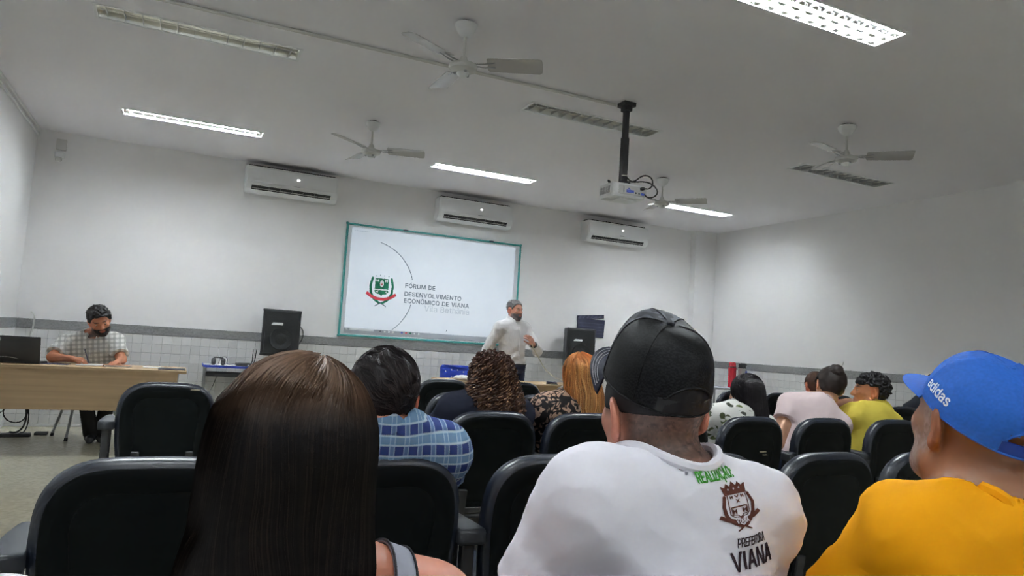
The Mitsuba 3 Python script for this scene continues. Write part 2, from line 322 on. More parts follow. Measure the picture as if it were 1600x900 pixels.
put('junction_box', cbox(-1.36, -1.265, YF - .045, YF, 2.96, 3.08, .006), 'm_offwhite', t, False)
put('body', cbox(-1.365, -1.27, YF - .075, YF - .02, 2.865, 2.94, .012), 'm_white_plastic', t, False)
put('lens', cbox(-1.35, -1.285, YF - .088, YF - .06, 2.825, 2.875, .012), 'm_offwhite', t, False)
put('bracket', cbox(-1.335, -1.30, YF - .05, YF, 2.88, 2.92, .004), 'm_offwhite', t, False)
# ------------------------------------------------------------------ whiteboard and projected slide
t = thing('whiteboard', 'whiteboard with a teal frame on the front wall', 'whiteboard')
bx0, bx1, bz0, bz1 = 1.815, 4.262, 1.155, 2.585
put('surface', box(bx0 + .01, bx1 - .01, YF - .022, YF, bz0 + .01, bz1 - .01), 'm_board', t, False)
for a in ((bx0, bx1, bz1 - .024, bz1), (bx0, bx1, bz0, bz0 + .024), (bx0, bx0 + .024, bz0 + .024, bz1 - .024), (bx1 - .024, bx1, bz0 + .024, bz1 - .024)):
    put('frame_bar', cbox(a[0], a[1], YF - .034, YF, a[2], a[3], .004), 'm_teal', t, False)
for cx in (bx0 + .006, bx1 - .006):
    for cz in (bz0 + .006, bz1 - .006): put('corner_cap', cbox(cx - .014, cx + .014, YF - .037, YF, cz - .014, cz + .014, .005), 'm_teal', t, False)
for f in (.30, .80): put('top_clip', cbox(bx0 + f * 2.44, bx0 + f * 2.44 + .07, YF - .038, YF - .02, bz1 - .016, bz1 + .004, .003), 'm_navy', t, False)
SY = YF - .026
t = thing('projected_slide', 'glowing projected slide panel on the whiteboard with the forum title and a green crest', 'projection')
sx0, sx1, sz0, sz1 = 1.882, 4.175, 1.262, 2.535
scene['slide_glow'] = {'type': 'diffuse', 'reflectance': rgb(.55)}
k = put('glowing_image', box(sx0, sx1, SY, SY + .003, sz0, sz1), 'slide_glow', t, False)
scene[k]['emitter'] = {'type': 'area', 'radiance': rgb((.022, .028, .035))}  # the slide's own even glow stands in for the projector beam
put('taskbar', box(sx0, sx1 - .01, SY - .0005, SY + .003, 1.195, sz0), 'm_taskbar', t, False)
def flat(poly, x, z, m, nm, parent=None, lab=None, y=SY - .0008):
    return put(nm, wallwards(prism(poly, .0008), x, y, z), m, parent or t, False, label=lab)
k = put('search_box', box(1.955, 2.262, SY - .001, SY, 1.236, 1.262), 'm_light_print', t, False)
put('start_icon', box(1.905, 1.925, SY - .001, SY, 1.238, 1.256), 'm_light_print', t, False)
for q, mm in enumerate(('m_grey_text', 'm_light_print', 'm_light_print', 'm_paper', 'm_grey_text_light', 'm_blue_label', 'm_red_print', 'm_green_print', 'm_light_print', 'm_light_print')):
    put('icon', box(2.335 + .057 * q, 2.358 + .057 * q, SY - .001, SY, 1.232, 1.254), mm, t, False)
put('clock', box(4.03, 4.10, SY - .001, SY, 1.225, 1.245), 'm_light_print', t, False)
def text_run(s, height, width, bold=False, words=False):
    """capitals with open spacing, set to the given total width"""
    bar = lambda: box(0, height * (.24 if bold else .13), 0, height, 0, .0008)      # a plain capital I without serifs
    ms = [None if c == ' ' else bar() if c == 'I' else meshkit.text_mesh(c, height, .0008, bold) for c in s]
    ws = [height * .35 if m is None else m.bounds[1][0] - m.bounds[0][0] for m in ms]
    cr_ = min(1, width * .90 / sum(ws)); ws = [q * cr_ for q in ws]; gap = (width - sum(ws)) / (len(s) - 1); x = 0; out = []
    for m, w in zip(ms, ws):
        if m is not None: m.apply_scale([cr_, 1, 1]); m.apply_translation([x - m.bounds[0][0], 0, 0]); out.append(m)
        elif words: out.append(None)
        x += w + gap
    if words:
        g = [[]]
        for m in out: g.append([]) if m is None else g[-1].append(m)
        return [cat_(q) for q in g]
    return cat_(out)
for s, x, z, w in (('FÓRUM DE', 2.630, 1.829, .41), ('DESENVOLVIMENTO', 2.628, 1.722, .79), ('ECONÔMICO DE VIANA', 2.628, 1.633, .908)):
    for g in text_run(s, .056, w, True, True): put('title_word', wallwards(g, x, SY - .0002, z + .002), 'm_grey_text', t, False)
for g in text_run('Vila Bethânia', .076, .632, False, True): put('subtitle_word', wallwards(g, 2.912, SY - .0002, 1.545), 'm_grey_text_light', t, False)
arc = lambda a0, a1, r, w: sg.LineString([(r * math.cos(math.radians(a)), r * math.sin(math.radians(a))) for a in np.linspace(a0, a1, 40)]).buffer(w, cap_style=2)
ac = (2.118, 1.772)                       # centre of the thin circle line
flat(arc(16, 77, .626, .0042), ac[0], ac[1], 'm_grey_text', 'circle_line'); flat(arc(-53, -14, .626, .0042), ac[0], ac[1], 'm_grey_text', 'circle_line')
for s, z, x in (('e', 2.488, 1.93),): pass
put('caption_text', wallwards(cat_([box(.0 + .022 * q, .016 + .022 * q, 0, .008, 0, .0006) for q in range(9)]), 1.915, SY, 2.492), 'm_grey_text_light', t, False)
put('cursor', wallwards(prism(sg.Polygon([(0, 0), (.012, -.022), (.004, -.02), (0, -.03)]), .0006), 3.235, SY, 1.325), 'm_grey_text', t, False)
# crest, drawn in a frame about 1 wide
def leafarc(side):
    P = [(side * (.40 + .10 * math.sin(a) + w), .02 + .62 * (a / 1.5 - .5)) for a, w in [(x, .045) for x in np.linspace(0, 3.0, 16)]]
    Q = [(side * (.40 + .10 * math.sin(a) - w), .02 + .62 * (a / 1.5 - .5)) for a, w in [(x, .035 * (1 - abs(x - 1.5) / 3)) for x in np.linspace(3.0, 0, 16)]]
    return sg.Polygon(P + Q).buffer(0)
laurel = lambda s: sg.LineString([(s * .06, -.62), (s * .30, -.46), (s * .44, -.20), (s * .47, .10), (s * .40, .40)]).buffer(.048).simplify(.004)
shield = sg.Polygon([(-.28, .40), (.28, .40), (.29, -.16), (.20, -.24), (.06, -.26), (0, -.33), (-.06, -.26), (-.20, -.24), (-.29, -.16)])
ribbon = sg.LineString([(-.62, -.22), (-.42, -.36), (-.18, -.44), (0, -.46), (.18, -.44), (.42, -.36), (.62, -.22)]).buffer(.062, cap_style=2, join_style=1).simplify(.004)
tower = lambda x, y, s: sg.Polygon([(x - s, y - s), (x - s, y + s), (x - s * .5, y + s), (x - s * .5, y + s * .5), (x + s * .5, y + s * .5), (x + s * .5, y + s), (x + s, y + s), (x + s, y - s), (x + s * .35, y - s), (x + s * .35, y - s * .2), (x - s * .35, y - s * .2), (x - s * .35, y - s)])
stems = shapely.unary_union([sg.LineString([(-.22, -.74), (.10, -.56)]).buffer(.02), sg.LineString([(.22, -.74), (-.10, -.56)]).buffer(.02)])
c = thing('x', '', ''); del labels[c]
c = put('crest', wallwards(prism(sa.scale(shield, .31, .31, origin=(0, 0)), .0008), 2.320, SY, 1.795), 'm_green_print', t, False, label='green city crest with red ribbon')
def cr(poly, m, nm, y=SY - .0009): flat(sa.scale(poly, .31, .31, origin=(0, 0)), 2.320, 1.795, m, nm, c, y=y)
for s in (-1, 1): cr(laurel(s), 'm_green_print', 'laurel')
cr(sg.box(-.29, -.09, .29, -.04), 'm_light_print', 'white_band', SY - .0015)
cr(sa.scale(sg.Point(0, .18).buffer(.085), 1, 1.7), 'm_light_print', 'figure', SY - .0015); cr(sg.Point(0, .16).buffer(.03), 'm_red_print', 'figure', SY - .002)
for s in (-1, 1): cr(tower(s * .19, .31, .055), 'm_light_print', 'tower', SY - .0015); cr(tower(s * .19, -.16, .045), 'm_light_print', 'tower', SY - .0015)
cr(ribbon, 'm_red_print', 'ribbon', SY - .0018); cr(stems, 'm_grey_text', 'stem')
for q in range(4): cr(sg.Point(-.27 + .18 * q, .50 + .03 * (q in (1, 2))).buffer(.022), 'm_grey_text', 'star')

# ------------------------------------------------------------------ loudspeakers and clapperboard sign
def speaker(x0, y0, z0, label, rz=0., w=.43, h=.54):
    t = thing('loudspeaker', label, 'speaker', 'black loudspeakers on the front wall'); d = .30
    f = lambda m: move(m, (x0, y0, z0), rz)
    pts = []
    for z, s in ((0, 1.0), (h, 1.0)):
        pts += [(-w / 2, -d / 2, z), (w / 2, -d / 2, z), (w / 2 * .72, d / 2, z), (-w / 2 * .72, d / 2, z)]
    b = hull(pts); g = [cbox(0, .01, 0, .01, 0, .01)]
    P = []
    for q in pts:
        for e in ((.012, 0, 0), (0, .012, 0), (0, 0, .012)):
            P.append([q[0] - math.copysign(.012 - e[0], q[0]), q[1] - math.copysign(.012 - e[1], q[1]), q[2] + (.012 - e[2]) * (1 if q[2] == 0 else -1)])
    put('cabinet', f(hull(P)), 'm_black', t, False)
    put('grille', f(cbox(-w / 2 + .022, w / 2 - .022, -d / 2 - .012, -d / 2 + .004, .02, h - .02, .008)), 'm_grille', t, False)
    put('woofer', f(move(lathe([(0, .012), (.05, .010), (.065, .004), (.115, .014), (.125, .018), (.128, .010), (.128, 0), (0, 0)], 32), (0, 0, 0)).apply_transform(trimesh.transformations.rotation_matrix(math.pi / 2, [1, 0, 0])).apply_translation([0, -d / 2 - .010, .20])), 'm_grille', t, 30)
    k = put('badge', f(prism(sg.Polygon([(-.14, 0), (-.01, 0), (-.01, .028), (-.12, .028)]), .003).apply_transform(trimesh.transformations.rotation_matrix(math.pi / 2, [1, 0, 0])).apply_translation([.02, -d / 2 - .0125, h * .665])), 'm_light_print', t, False, label='small silver name badge')
    put('corner', f(cat_([cbox(s * (w / 2 - .014) - .016, s * (w / 2 - .014) + .016, -d / 2 - .006, -d / 2 + .03, zz - .015, zz + .015, .006) for s in (-1, 1) for zz in (.016, h - .016)])), 'm_black', t, False)
    put('wall_bracket', f(cbox(-.05, .05, d / 2 - .01, d / 2 + .05, h * .35, h * .65, .004)), 'm_metal_dark', t, False)
    return t
s1 = speaker(1.09, 8.80, .875, 'black loudspeaker on the wall left of the whiteboard', .04)
k = put('cable', sweep(spline([(1.29, 8.86, 1.24), (1.37, 8.90, 1.20), (1.38, 8.94, 1.08), (1.33, 8.97, .95), (1.36, 8.975, .85), (1.33, 8.975, .70)], 40), .005, 6), 'm_black', s1)
speaker(5.12, 8.74, .93, 'black loudspeaker on the wall right of the presenter, under the clapperboard sign', -.16)
t = thing('clapperboard_sign', 'dark navy clapperboard shaped sign on the wall behind the right loudspeaker', 'sign')
sy = YF - .014
put('board', wallwards(prism(sg.Polygon([(0, 0), (.46, 0), (.47, .265), (0, .265)]), .01), 5.245, YF - .002, 1.365), 'm_navy', t, False)
put('clap_stick', wallwards(prism(sg.Polygon([(0, 0), (.45, .04), (.45, .095), (0, .055)]), .012), 5.245, YF - .002, 1.615), 'm_navy', t, False)
put('hinge_bar', wallwards(prism(sg.Polygon([(0, 0), (.47, -.03), (.47, .015), (0, .045)]), .012), 5.245, YF - .002, 1.575), 'm_navy', t, False)
mat('m_sign_line', (.045, .05, .09), .5)
for q in range(4): put('ruled_line', wallwards(prism(sg.box(.03, 0, .44, .008), .002), 5.245, YF - .0125, 1.42 + .048 * q), 'm_sign_line', t, False)
for q in range(6): put('stripe', wallwards(prism(sg.Polygon([(0, 0), (.025, 0), (.05, .04), (.025, .04)]), .002), 5.26 + .068 * q, YF - .0145, 1.625 + .006 * q), 'm_sign_line', t, False)

# ------------------------------------------------------------------ the desk on the left and what lies on it
DY0, DY1, DZ = 7.28, 7.92, .745
t = thing('desk', 'long light wood desk with a full front panel at the left, where a man writes', 'desk')
put('desktop', cbox(-1.50, .115, DY0 - .04, DY1, DZ - .027, DZ, .004), 'm_wood', t, False)
put('front_panel', cbox(-1.50, .045, DY0, DY0 + .018, .368, DZ - .027, .002), 'm_wood', t, False)
for x in (.035, -1.48):
    g = put('leg', cat_([cbox(x - .02, x + .02, DY0 + .24, DY0 + .30, .03, DZ - .03, .004), cbox(x - .02, x + .02, DY0 + .03, DY1 - .04, .0, .035, .006)]), 'm_metal_grey', t, False)
    put('side_brace', cbox(x - .008, x + .008, DY0 + .02, DY1 - .08, DZ - .075, DZ - .03, .002), 'm_metal_grey', t, False)
put('edge_band', cbox(-1.501, .117, DY0 - .0415, DY0 - .038, DZ - .0265, DZ - .0005, .0008), 'm_wood', t, False)
t = thing('laptop', 'black laptop seen from behind on the left end of the wooden desk', 'laptop')
LT = lambda m: move(m, (-1.215, 7.56, DZ + .001), math.radians(180 - 6))
put('base', LT(cbox(-.17, .17, -.12, .12, 0, .017, .004)), 'm_black', t, False)
put('keyboard', LT(cat_([cbox(-.15 + .0235 * q, -.129 + .0235 * q, .02 - .022 * r2, .04 - .022 * r2, .0165, .019, .001) for q in range(13) for r2 in range(-2, 3)])), 'm_metal_dark', t, False)
lid = cbox(-.17, .17, -.005, .005, 0, .228, .004); lid.apply_transform(trimesh.transformations.rotation_matrix(math.radians(-14), [1, 0, 0])); lid.apply_translation([0, .118, .014])
b = put('lid', LT(lid), 'm_black', t, False)
scr = box(-.158, .158, -.0065, -.005, .012, .215); scr.apply_transform(trimesh.transformations.rotation_matrix(math.radians(-14), [1, 0, 0])); scr.apply_translation([0, .118, .014])
put('screen', LT(scr), 'm_black_gloss', b, False)
lg = cbox(.125, .155, .005, .0065, .185, .212, .0005); lg.apply_transform(trimesh.transformations.rotation_matrix(math.radians(-14), [1, 0, 0])); lg.apply_translation([0, .118, .014])
put('sticker', LT(lg), 'm_grey_text_light', b, False)
k = put('laptop_cable', sweep(spline([(-1.30, 7.52, DZ + .03), (-1.36, 7.44, DZ + .035), (-1.44, 7.40, DZ + .012), (-1.50, 7.38, DZ + .008)], 20), .005, 6), 'm_black'); labels[k] = {'label': 'thin black cable lying on the desk beside the laptop', 'category': 'cable'}
k = put('laptop_cable', sweep(spline([(-1.22, 7.42, DZ + .04), (-1.30, 7.40, DZ + .055), (-1.40, 7.40, DZ + .05), (-1.50, 7.42, DZ + .04)], 20), .003, 6), 'm_grey_plastic'); labels[k] = {'label': 'thin grey cable looping in front of the laptop', 'category': 'cable'}
k = put('mouse_pad', cbox(-1.06, -.85, 7.46, 7.66, DZ, DZ + .004, .001), 'm_navy', smooth=False); labels[k] = {'label': 'dark blue pad on the desk right of the laptop', 'category': 'pad'}
def sheets(nm, x0, x1, y0, y1, z, rz, m, lab, cat, h=.003):
    w, d = (x1 - x0) / 2, (y1 - y0) / 2
    k = put(nm, move(cbox(-w, w, -d, d, 0, h, min(.001, h / 3)), ((x0 + x1) / 2, (y0 + y1) / 2, z), rz), m, smooth=False); labels[k] = {'label': lab, 'category': cat}; return k
sheets('notebook', -.80, -.57, 7.50, 7.68, DZ, .05, 'm_paper', 'open white notebook under the writing hand of the man at the desk', 'notebook', .009)
t = thing('diary', 'closed brown leather diary under the man at the desk, right of his writing hand', 'book')
DI = lambda m: move(m, (-.46, 7.50, DZ), -.05)
for nm, z0, z1, i, m in (('back_cover', 0, .003, 0, 'm_brown'), ('pages', .003, .015, .004, 'm_paper'), ('front_cover', .015, .018, 0, 'm_brown')): put(nm, DI(cbox(-.11 + i, .11 - i, -.085 + i, .085 - i, z0, z1, .001)), m, t, False)
put('spine', DI(cbox(-.114, -.108, -.085, .085, 0, .018, .001)), 'm_brown', t, False)
sheets('paper_sheet', -.26, -.08, 7.55, 7.72, DZ, .06, 'm_paper', 'white sheet of paper near the right end of the wooden desk', 'paper', .004)
t = thing('tablet', 'black tablet lying at the right end of the wooden desk', 'tablet')
put('case', move(cbox(-.115, .115, -.085, .085, 0, .010, .003), (-.01, 7.42, DZ), .03), 'm_navy', t, False)
put('screen', move(cbox(-.108, .108, -.078, .078, .010, .0115, .0005), (-.01, 7.42, DZ), .03), 'm_black_gloss', t, False)
t = thing('desk_chair', 'grey metal framed chair of the man behind the desk, only its legs in view', 'chair')
for (x, y), (x2, y2) in zip(((-1.02, 8.33), (-.86, 7.98), (-.46, 8.36), (-.50, 7.98)), ((-.90, 8.22), (-.82, 8.02), (-.52, 8.24), (-.52, 8.02))):
    l = put('leg', sweep([(x, y, .012), (x2, y2, .42)], .0125, 10), 'm_metal_grey', t); put('foot_cap', sweep([(x, y, 0), (x + (x2 - x) * .06, y + (y2 - y) * .06, .03)], .016, 10), 'm_black', l)
put('seat', cbox(-.93, -.44, 7.93, 8.32, .42, .455, .014), 'm_blue_plastic', t, False)
put('backrest', cbox(-.90, -.47, 8.34, 8.365, .60, .82, .010), 'm_blue_plastic', t, False)
for x in (-.88, -.49): put('back_post', sweep([(x, 8.30, .43), (x, 8.375, .78)], .011, 8), 'm_metal_grey', t)
t = thing('power_strip', 'black power strip on the floor under the left end of the desk', 'power strip')
put('body', move(cbox(-.15, .15, -.03, .03, 0, .04, .006), (-1.33, 8.22, 0), .2), 'm_black', t, False)
for q in range(4): put('socket', move(cbox(-.11 + .07 * q - .018, -.11 + .07 * q + .018, -.018, .018, .038, .043, .002), (-1.33, 8.22, 0), .2), 'm_metal_dark', t, False)
for q, (pts, lab) in enumerate((([(-1.30, 7.60, .72), (-1.22, 7.9, .42), (-1.20, 8.0, .20), (-1.28, 8.15, .06), (-1.35, 8.22, .05)], 'thick black cable hanging from the desk to the power strip'),
    ([(-1.36, 7.65, .72), (-1.30, 7.95, .46), (-1.20, 8.05, .30), (-1.26, 8.08, .16), (-1.36, 8.08, .18), (-1.38, 8.05, .30), (-1.26, 8.04, .36), (-1.19, 8.08, .2), (-1.26, 8.2, .05)], 'looped black cable under the left end of the desk'),
    ([(-1.10, 7.62, .72), (-1.12, 7.9, .45), (-1.24, 8.02, .36), (-1.38, 8.06, .28), (-1.44, 8.1, .06)], 'thin black cable crossing under the left end of the desk'))):
    k = put('hanging_cable', sweep(spline(pts, 60), (.008, .006, .004)[q], 7), 'm_black'); labels[k] = {'label': lab, 'category': 'cable'}
k = put('adapter', cbox(-1.17, -1.06, 8.33, 8.42, 0, .03, .006), 'm_black', smooth=False); labels[k] = {'label': 'small black power adapter on the floor beside the power strip', 'category': 'adapter'}
k = put('wall_cable', sweep(spline([(-1.41, 8.985, 1.20), (-1.38, 8.95, 1.18), (-1.375, 8.96, 1.05), (-1.40, 8.96, .92), (-1.38, 8.7, .80), (-1.40, 8.3, .70)], 40), .009, 8), 'm_offwhite'); labels[k] = {'label': 'grey cable curving out of the wall band behind the laptop', 'category': 'cable'}

# ------------------------------------------------------------------ student table with router
t = thing('student_table', 'small white student table with a blue edge against the tiled wall, below the left loudspeaker', 'table')
tx0, tx1, ty0, ty1, tz = .30, .90, 8.53, 8.93, .745
put('tabletop', cbox(tx0, tx1, ty0, ty1, tz - .018, tz, .004), 'm_light_print', t, False)
put('edge_band', prism(sg.box(tx0 - .006, ty0 - .006, tx1 + .006, ty1 + .006).difference(sg.box(tx0, ty0, tx1, ty1)), .026, tz - .025), 'm_blue_plastic', t, False)
put('book_shelf', cbox(tx0 + .03, tx1 - .03, ty0 + .02, ty1 - .04, tz - .125, tz - .085, .003), 'm_black', t, False)
for x in (tx0 + .02, tx1 - .02):
    l = put('leg', cbox(x - .018, x + .018, ty0 + .14, ty0 + .20, .03, tz - .02, .006), 'm_metal_grey', t, False)
    put('foot', cbox(x - .02, x + .02, ty0 + .01, ty1 - .02, 0, .035, .008), 'm_metal_grey', l, False)
t = thing('router', 'black wireless router with two upright antennas on the student table', 'router')
put('body', cbox(.63, .80, 8.58, 8.70, tz, tz + .035, .008), 'm_black', t, False)
for x, e in ((.81, .0), (.826, .02)): put('antenna', sweep([(x - .01, 8.67, tz + .02), (x + e * .5, 8.67, tz + .06), (x + e, 8.67, tz + .19)], (.005, .006, .004), 8), 'm_black', t)
put('label', cbox(.755, .775, 8.578, 8.581, tz + .008, tz + .018, .0005), 'm_light_print', t, False)
t = thing('headphones', 'black headphones lying on the student table left of the router', 'headphones')
for x in (.40, .50):
    e = put('ear_cup', move(lathe([(0, -.022), (.03, -.022), (.038, -.012), (.038, .012), (.03, .022), (0, .022)], 20).apply_transform(trimesh.transformations.rotation_matrix(math.pi / 2, [0, 1, 0])), (x, 8.65, tz + .038)), 'm_black', t)
put('headband', sweep(spline([(.40, 8.65, tz + .06), (.405, 8.69, tz + .075), (.45, 8.73, tz + .08), (.495, 8.69, tz + .075), (.50, 8.65, tz + .06)], 20), .008, 8), 'm_black', t)
k = put('router_cable', sweep(spline([(.63, 8.66, tz + .01), (.58, 8.68, tz + .012), (.55, 8.70, tz + .01), (.545, 8.72, tz + .07), (.52, 8.74, tz + .09), (.47, 8.76, tz + .05), (.46, 8.78, tz + .006)], 40), .003, 6), 'm_black'); labels[k] = {'label': 'thin black cable between headphones and router on the student table', 'category': 'cable'}
k = put('hanging_plug', sweep(spline([(.47, 8.75, tz - .12), (.42, 8.62, tz - .22), (.36, 8.55, tz - .31), (.33, 8.54, tz - .325)], 24), (.004), 6), 'm_black'); labels[k] = {'label': 'black cable with a plug hanging under the student table', 'category': 'cable'}
put('plug_head', cbox(.315, .35, 8.525, 8.555, tz - .345, tz - .31, .006), 'm_black', k, False)

# ------------------------------------------------------------------ things at the front: second desk, blue chair, side table with flasks
t = thing('front_desk', 'light wood desk at the front between the presenter and the audience', 'desk')
fx0, fx1, fy0, fy1 = 2.74, 4.60, 7.40, 8.0
put('desktop', cbox(fx0, fx1, fy0, fy1, .718, .745, .004), 'm_wood', t, False)
put('front_panel', cbox(fx0 + .05, fx1 - .05, fy0 + .05, fy0 + .068, .35, .718, .002), 'm_wood', t, False)
for x in (fx0 + .07, fx1 - .07): put('leg', cat_([cbox(x - .02, x + .02, fy0 + .26, fy0 + .32, .03, .718, .004), cbox(x - .02, x + .02, fy0 + .06, fy1 - .05, 0, .035, .006)]), 'm_metal_grey', t, False)
t = thing('stapler', 'small dark object lying on the front desk beside the blonde woman', 'stapler')
put('base', cbox(4.00, 4.14, 7.46, 7.50, .745, .755, .003), 'm_black', t, False); put('arm', cbox(4.00, 4.13, 7.462, 7.498, .758, .778, .005), 'm_navy', t, False)
put('hinge', cbox(4.10, 4.13, 7.465, 7.495, .75, .765, .003), 'm_black', t, False)
def school_chair(x, y, rz, label):
    t = thing('blue_chair', label, 'chair'); f = lambda m: move(m, (x, y, 0), rz)   # backrest side toward -y of its own frame
    o = rrect(.40, .21, .05, 5); b = sg.Polygon(o)
    for a in range(4):
        for r2 in range(2): b = b.difference(sg.Point(-.12 + .08 * a, -.045 + .09 * r2 - .02 * (a in (0, 3))).buffer(.010))
    m = prism(b, .012); v = m.vertices; m.vertices = np.stack([v[:, 0], -.21 + v[:, 2] - .5 * (v[:, 0] ** 2) * -1 - .12 * (v[:, 1]), .775 + v[:, 1]], 1); m.fix_normals()
    put('backrest', f(m), 'm_blue_plastic', t, False)
    put('seat', f(cbox(-.20, .20, -.18, .20, .435, .452, .007)), 'm_blue_plastic', t, False)
    for s in (-1, 1):
        put('back_post', f(sweep([(s * .17, -.15, .43), (s * .17, -.205, .60), (s * .165, -.205, .84)], .010, 8)), 'm_metal_grey', t)
        for yy in (-.17, .17): put('leg', f(sweep([(s * .15, yy * .8, .435), (s * .19, yy * 1.15, 0)], .011, 8)), 'm_metal_grey', t)
school_chair(3.20, 8.25, math.pi, 'blue plastic chair with a holed backrest behind the front desk, left of the presenter')
school_chair(7.06, 8.28, math.pi, 'blue plastic chair behind the table with the flasks')
k = put('paper_card', hull([(3.19, 7.62, .746), (3.27, 7.62, .746), (3.19, 7.65, .746), (3.27, 7.65, .746), (3.19, 7.634, .85), (3.27, 7.634, .85)]), 'm_paper', smooth=False); labels[k] = {'label': 'small white card standing on the front desk left of the curly haired woman', 'category': 'card'}
k = put('crumpled_cloth', move(trimesh.creation.icosphere(3, 1.0), (0, 0, 0)), 'm_paper'); m = trimesh.creation.icosphere(4, 1.0); v = m.vertices
m.vertices = v * V(.11, .07, .03) * (1 + .5 * (meshkit.fbm(v * 2.3, 3)[:, None] - .5)) + V(2.97, 7.58, .772); scene[k] = mikit.ply(m, 'm_paper', smooth=True); labels[k] = {'label': 'crumpled white cloth on the front desk before the blue chair', 'category': 'cloth'}
t = thing('side_table', 'small grey topped table at the front right, holding the two flasks', 'table')
put('tabletop', cbox(6.75, 7.62, 7.75, 8.25, .755, .775, .004), 'm_taskbar', t, False)
put('edge_band', prism(sg.box(6.744, 7.744, 7.626, 8.256).difference(sg.box(6.75, 7.75, 7.62, 8.25)), .026, .75), 'm_metal_grey', t, False)
for x in (6.8, 7.57):
    for y in (7.8, 8.2): put('leg', sweep([(x, y, .755), (x, y, 0)], .014, 8), 'm_metal_grey', t)
def flask(x, y, r, h, m, ml, label, handle=False):
    t = thing('thermos_flask', label, 'flask'); z = .776
    put('body', move(lathe([(0, 0), (r * .96, 0), (r, .01), (r, h * .74), (r * .93, h * .80), (r * .90, h * .81), (0, h * .81)], 28), (x, y, z)), m, t)
    put('cap', move(lathe([(0, h * .82), (r * .86, h * .82), (r * .88, h * .84), (r * .86, h * .96), (r * .7, h), (0, h)], 28), (x, y, z)), ml, t)
    put('ring', move(lathe([(r * .5, h * .79), (r * .97, h * .79), (r * .97, h * .825), (r * .5, h * .825)], 28), (x, y, z)), 'm_black', t)
    if handle:
        put('lever', cbox(x - .005, x + .085, y - .016, y + .016, z + h * .90, z + h * .96, .006), 'm_black', t, False)
        put('label', sweep([(x + .018, y - .004, z + h * .45), (x + .018, y - .004, z + h * .70)], r * .93, 24), 'm_blue_label', t)
flask(7.27, 7.98, .056, .36, 'm_red', 'm_red', 'red thermos flask on the side table')
flask(7.47, 8.0, .06, .355, 'm_steel', 'm_black', 'steel thermos flask with a black lid right of the red one', True)

# ------------------------------------------------------------------ auditorium chairs
_half = np.array([(0, .865), (.07, .864), (.13, .857), (.175, .838), (.207, .808), (.227, .77), (.237, .72), (.240, .66), (.236, .58), (.228, .50), (.215, .43), (.195, .385), (.15, .362), (.08, .356), (0, .355)])
_d = np.r_[0, np.cumsum(np.linalg.norm(np.diff(_half, axis=0), axis=1))]; _s = np.linspace(0, _d[-1], 41)
_hh = np.stack([PchipInterpolator(_d, _half[:, 0])(_s), PchipInterpolator(_d, _half[:, 1])(_s)], 1)
OUT = np.vstack([_hh, (_hh * [-1, 1])[-2:0:-1]])
def bendback(m):
    v = m.vertices.copy(); v[:, 1] += .28 * v[:, 0] ** 2 - .16 * (v[:, 2] - .45) + .10 * (v[:, 2] - .45) ** 2; m.vertices = v; return m
CUSH = bendback(padmesh(OUT, [(.030, .008), (.024, -.001), (.016, .0015), (.008, .007), (.002, .016), (.0, .028), (.003, .044), (.013, .056), (.035, .064), (.10, .068), (.16, .068)], (0, .6)))
BACK = bendback(padmesh(OUT, [(.09, .010), (.06, -.004), (.034, -.005), (.0245, -.0025), (.021, .006)], (0, .6)))
_so = rrect(.46, .44, .07, 6)
SEAT = padmesh(_so, [(.03, -.045), (.008, -.035), (0, -.01), (.004, .012), (.02, .024), (.06, .030)]); _v = SEAT.vertices; SEAT.vertices = np.stack([_v[:, 0], _v[:, 2] + .26, .425 + _v[:, 1]], 1); SEAT.fix_normals()
_ap = sg.Polygon([(-.038, 0), (.038, 0), (.040, .10), (.030, .20), (.020, .27), (.012, .295), (0, .30), (-.012, .295), (-.02, .27), (-.03, .20), (-.040, .10)])
ARM = padmesh(np.array(_ap.exterior.coords)[:-1][::-1], [(.010, 0), (.002, .004), (0, .012), (0, .034), (.003, .042), (.010, .046)], (0, .13)); _v = ARM.vertices; ARM.vertices = np.stack([_v[:, 0], _v[:, 2] - .03, .612 + _v[:, 1]], 1); ARM.fix_normals()
POST = cat_([cbox(-.018, .018, .0, .035, .36, .615, .004), cbox(-.018, .018, .12, .16, .36, .615, .004), cbox(-.02, .02, -.02, .24, .33, .37, .004)])
STICK = cbox(-.0195, -.0175, .045, .11, .44, .56, .0005)
LEG = cat_([cbox(-.025, .025, .12, .17, .03, .38, .005), cbox(-.028, .028, -.06, .36, 0, .035, .010)])
BEAM = cbox(-.245, .245, .12, .18, .335, .385, .005)
STRUT = cat_([bendback(cbox(s * .13 - .02, s * .13 + .02, -.018, .002, .36, .50, .004)) for s in (-1, 1)] + [bendback(cbox(-.14, .14, -.016, .0, .385, .415, .004))])
CP = {'cushion': mikit.ply(CUSH, 'm_chair_rim', smooth=40), 'back': mikit.ply(BACK, 'm_chair_back', smooth=40), 'seat': mikit.ply(SEAT, 'm_chair_rim', smooth=40), 'arm': mikit.ply(ARM, 'm_arm', smooth=40),
      'post': mikit.ply(POST, 'm_black'), 'leg': mikit.ply(LEG, 'm_black'), 'beam': mikit.ply(BEAM, 'm_black'), 'stick': mikit.ply(STICK, 'm_grey_text_light'), 'strut': mikit.ply(STRUT, 'm_black')}
CHY = .045      # how far the backrest's top lies behind the chair's origin
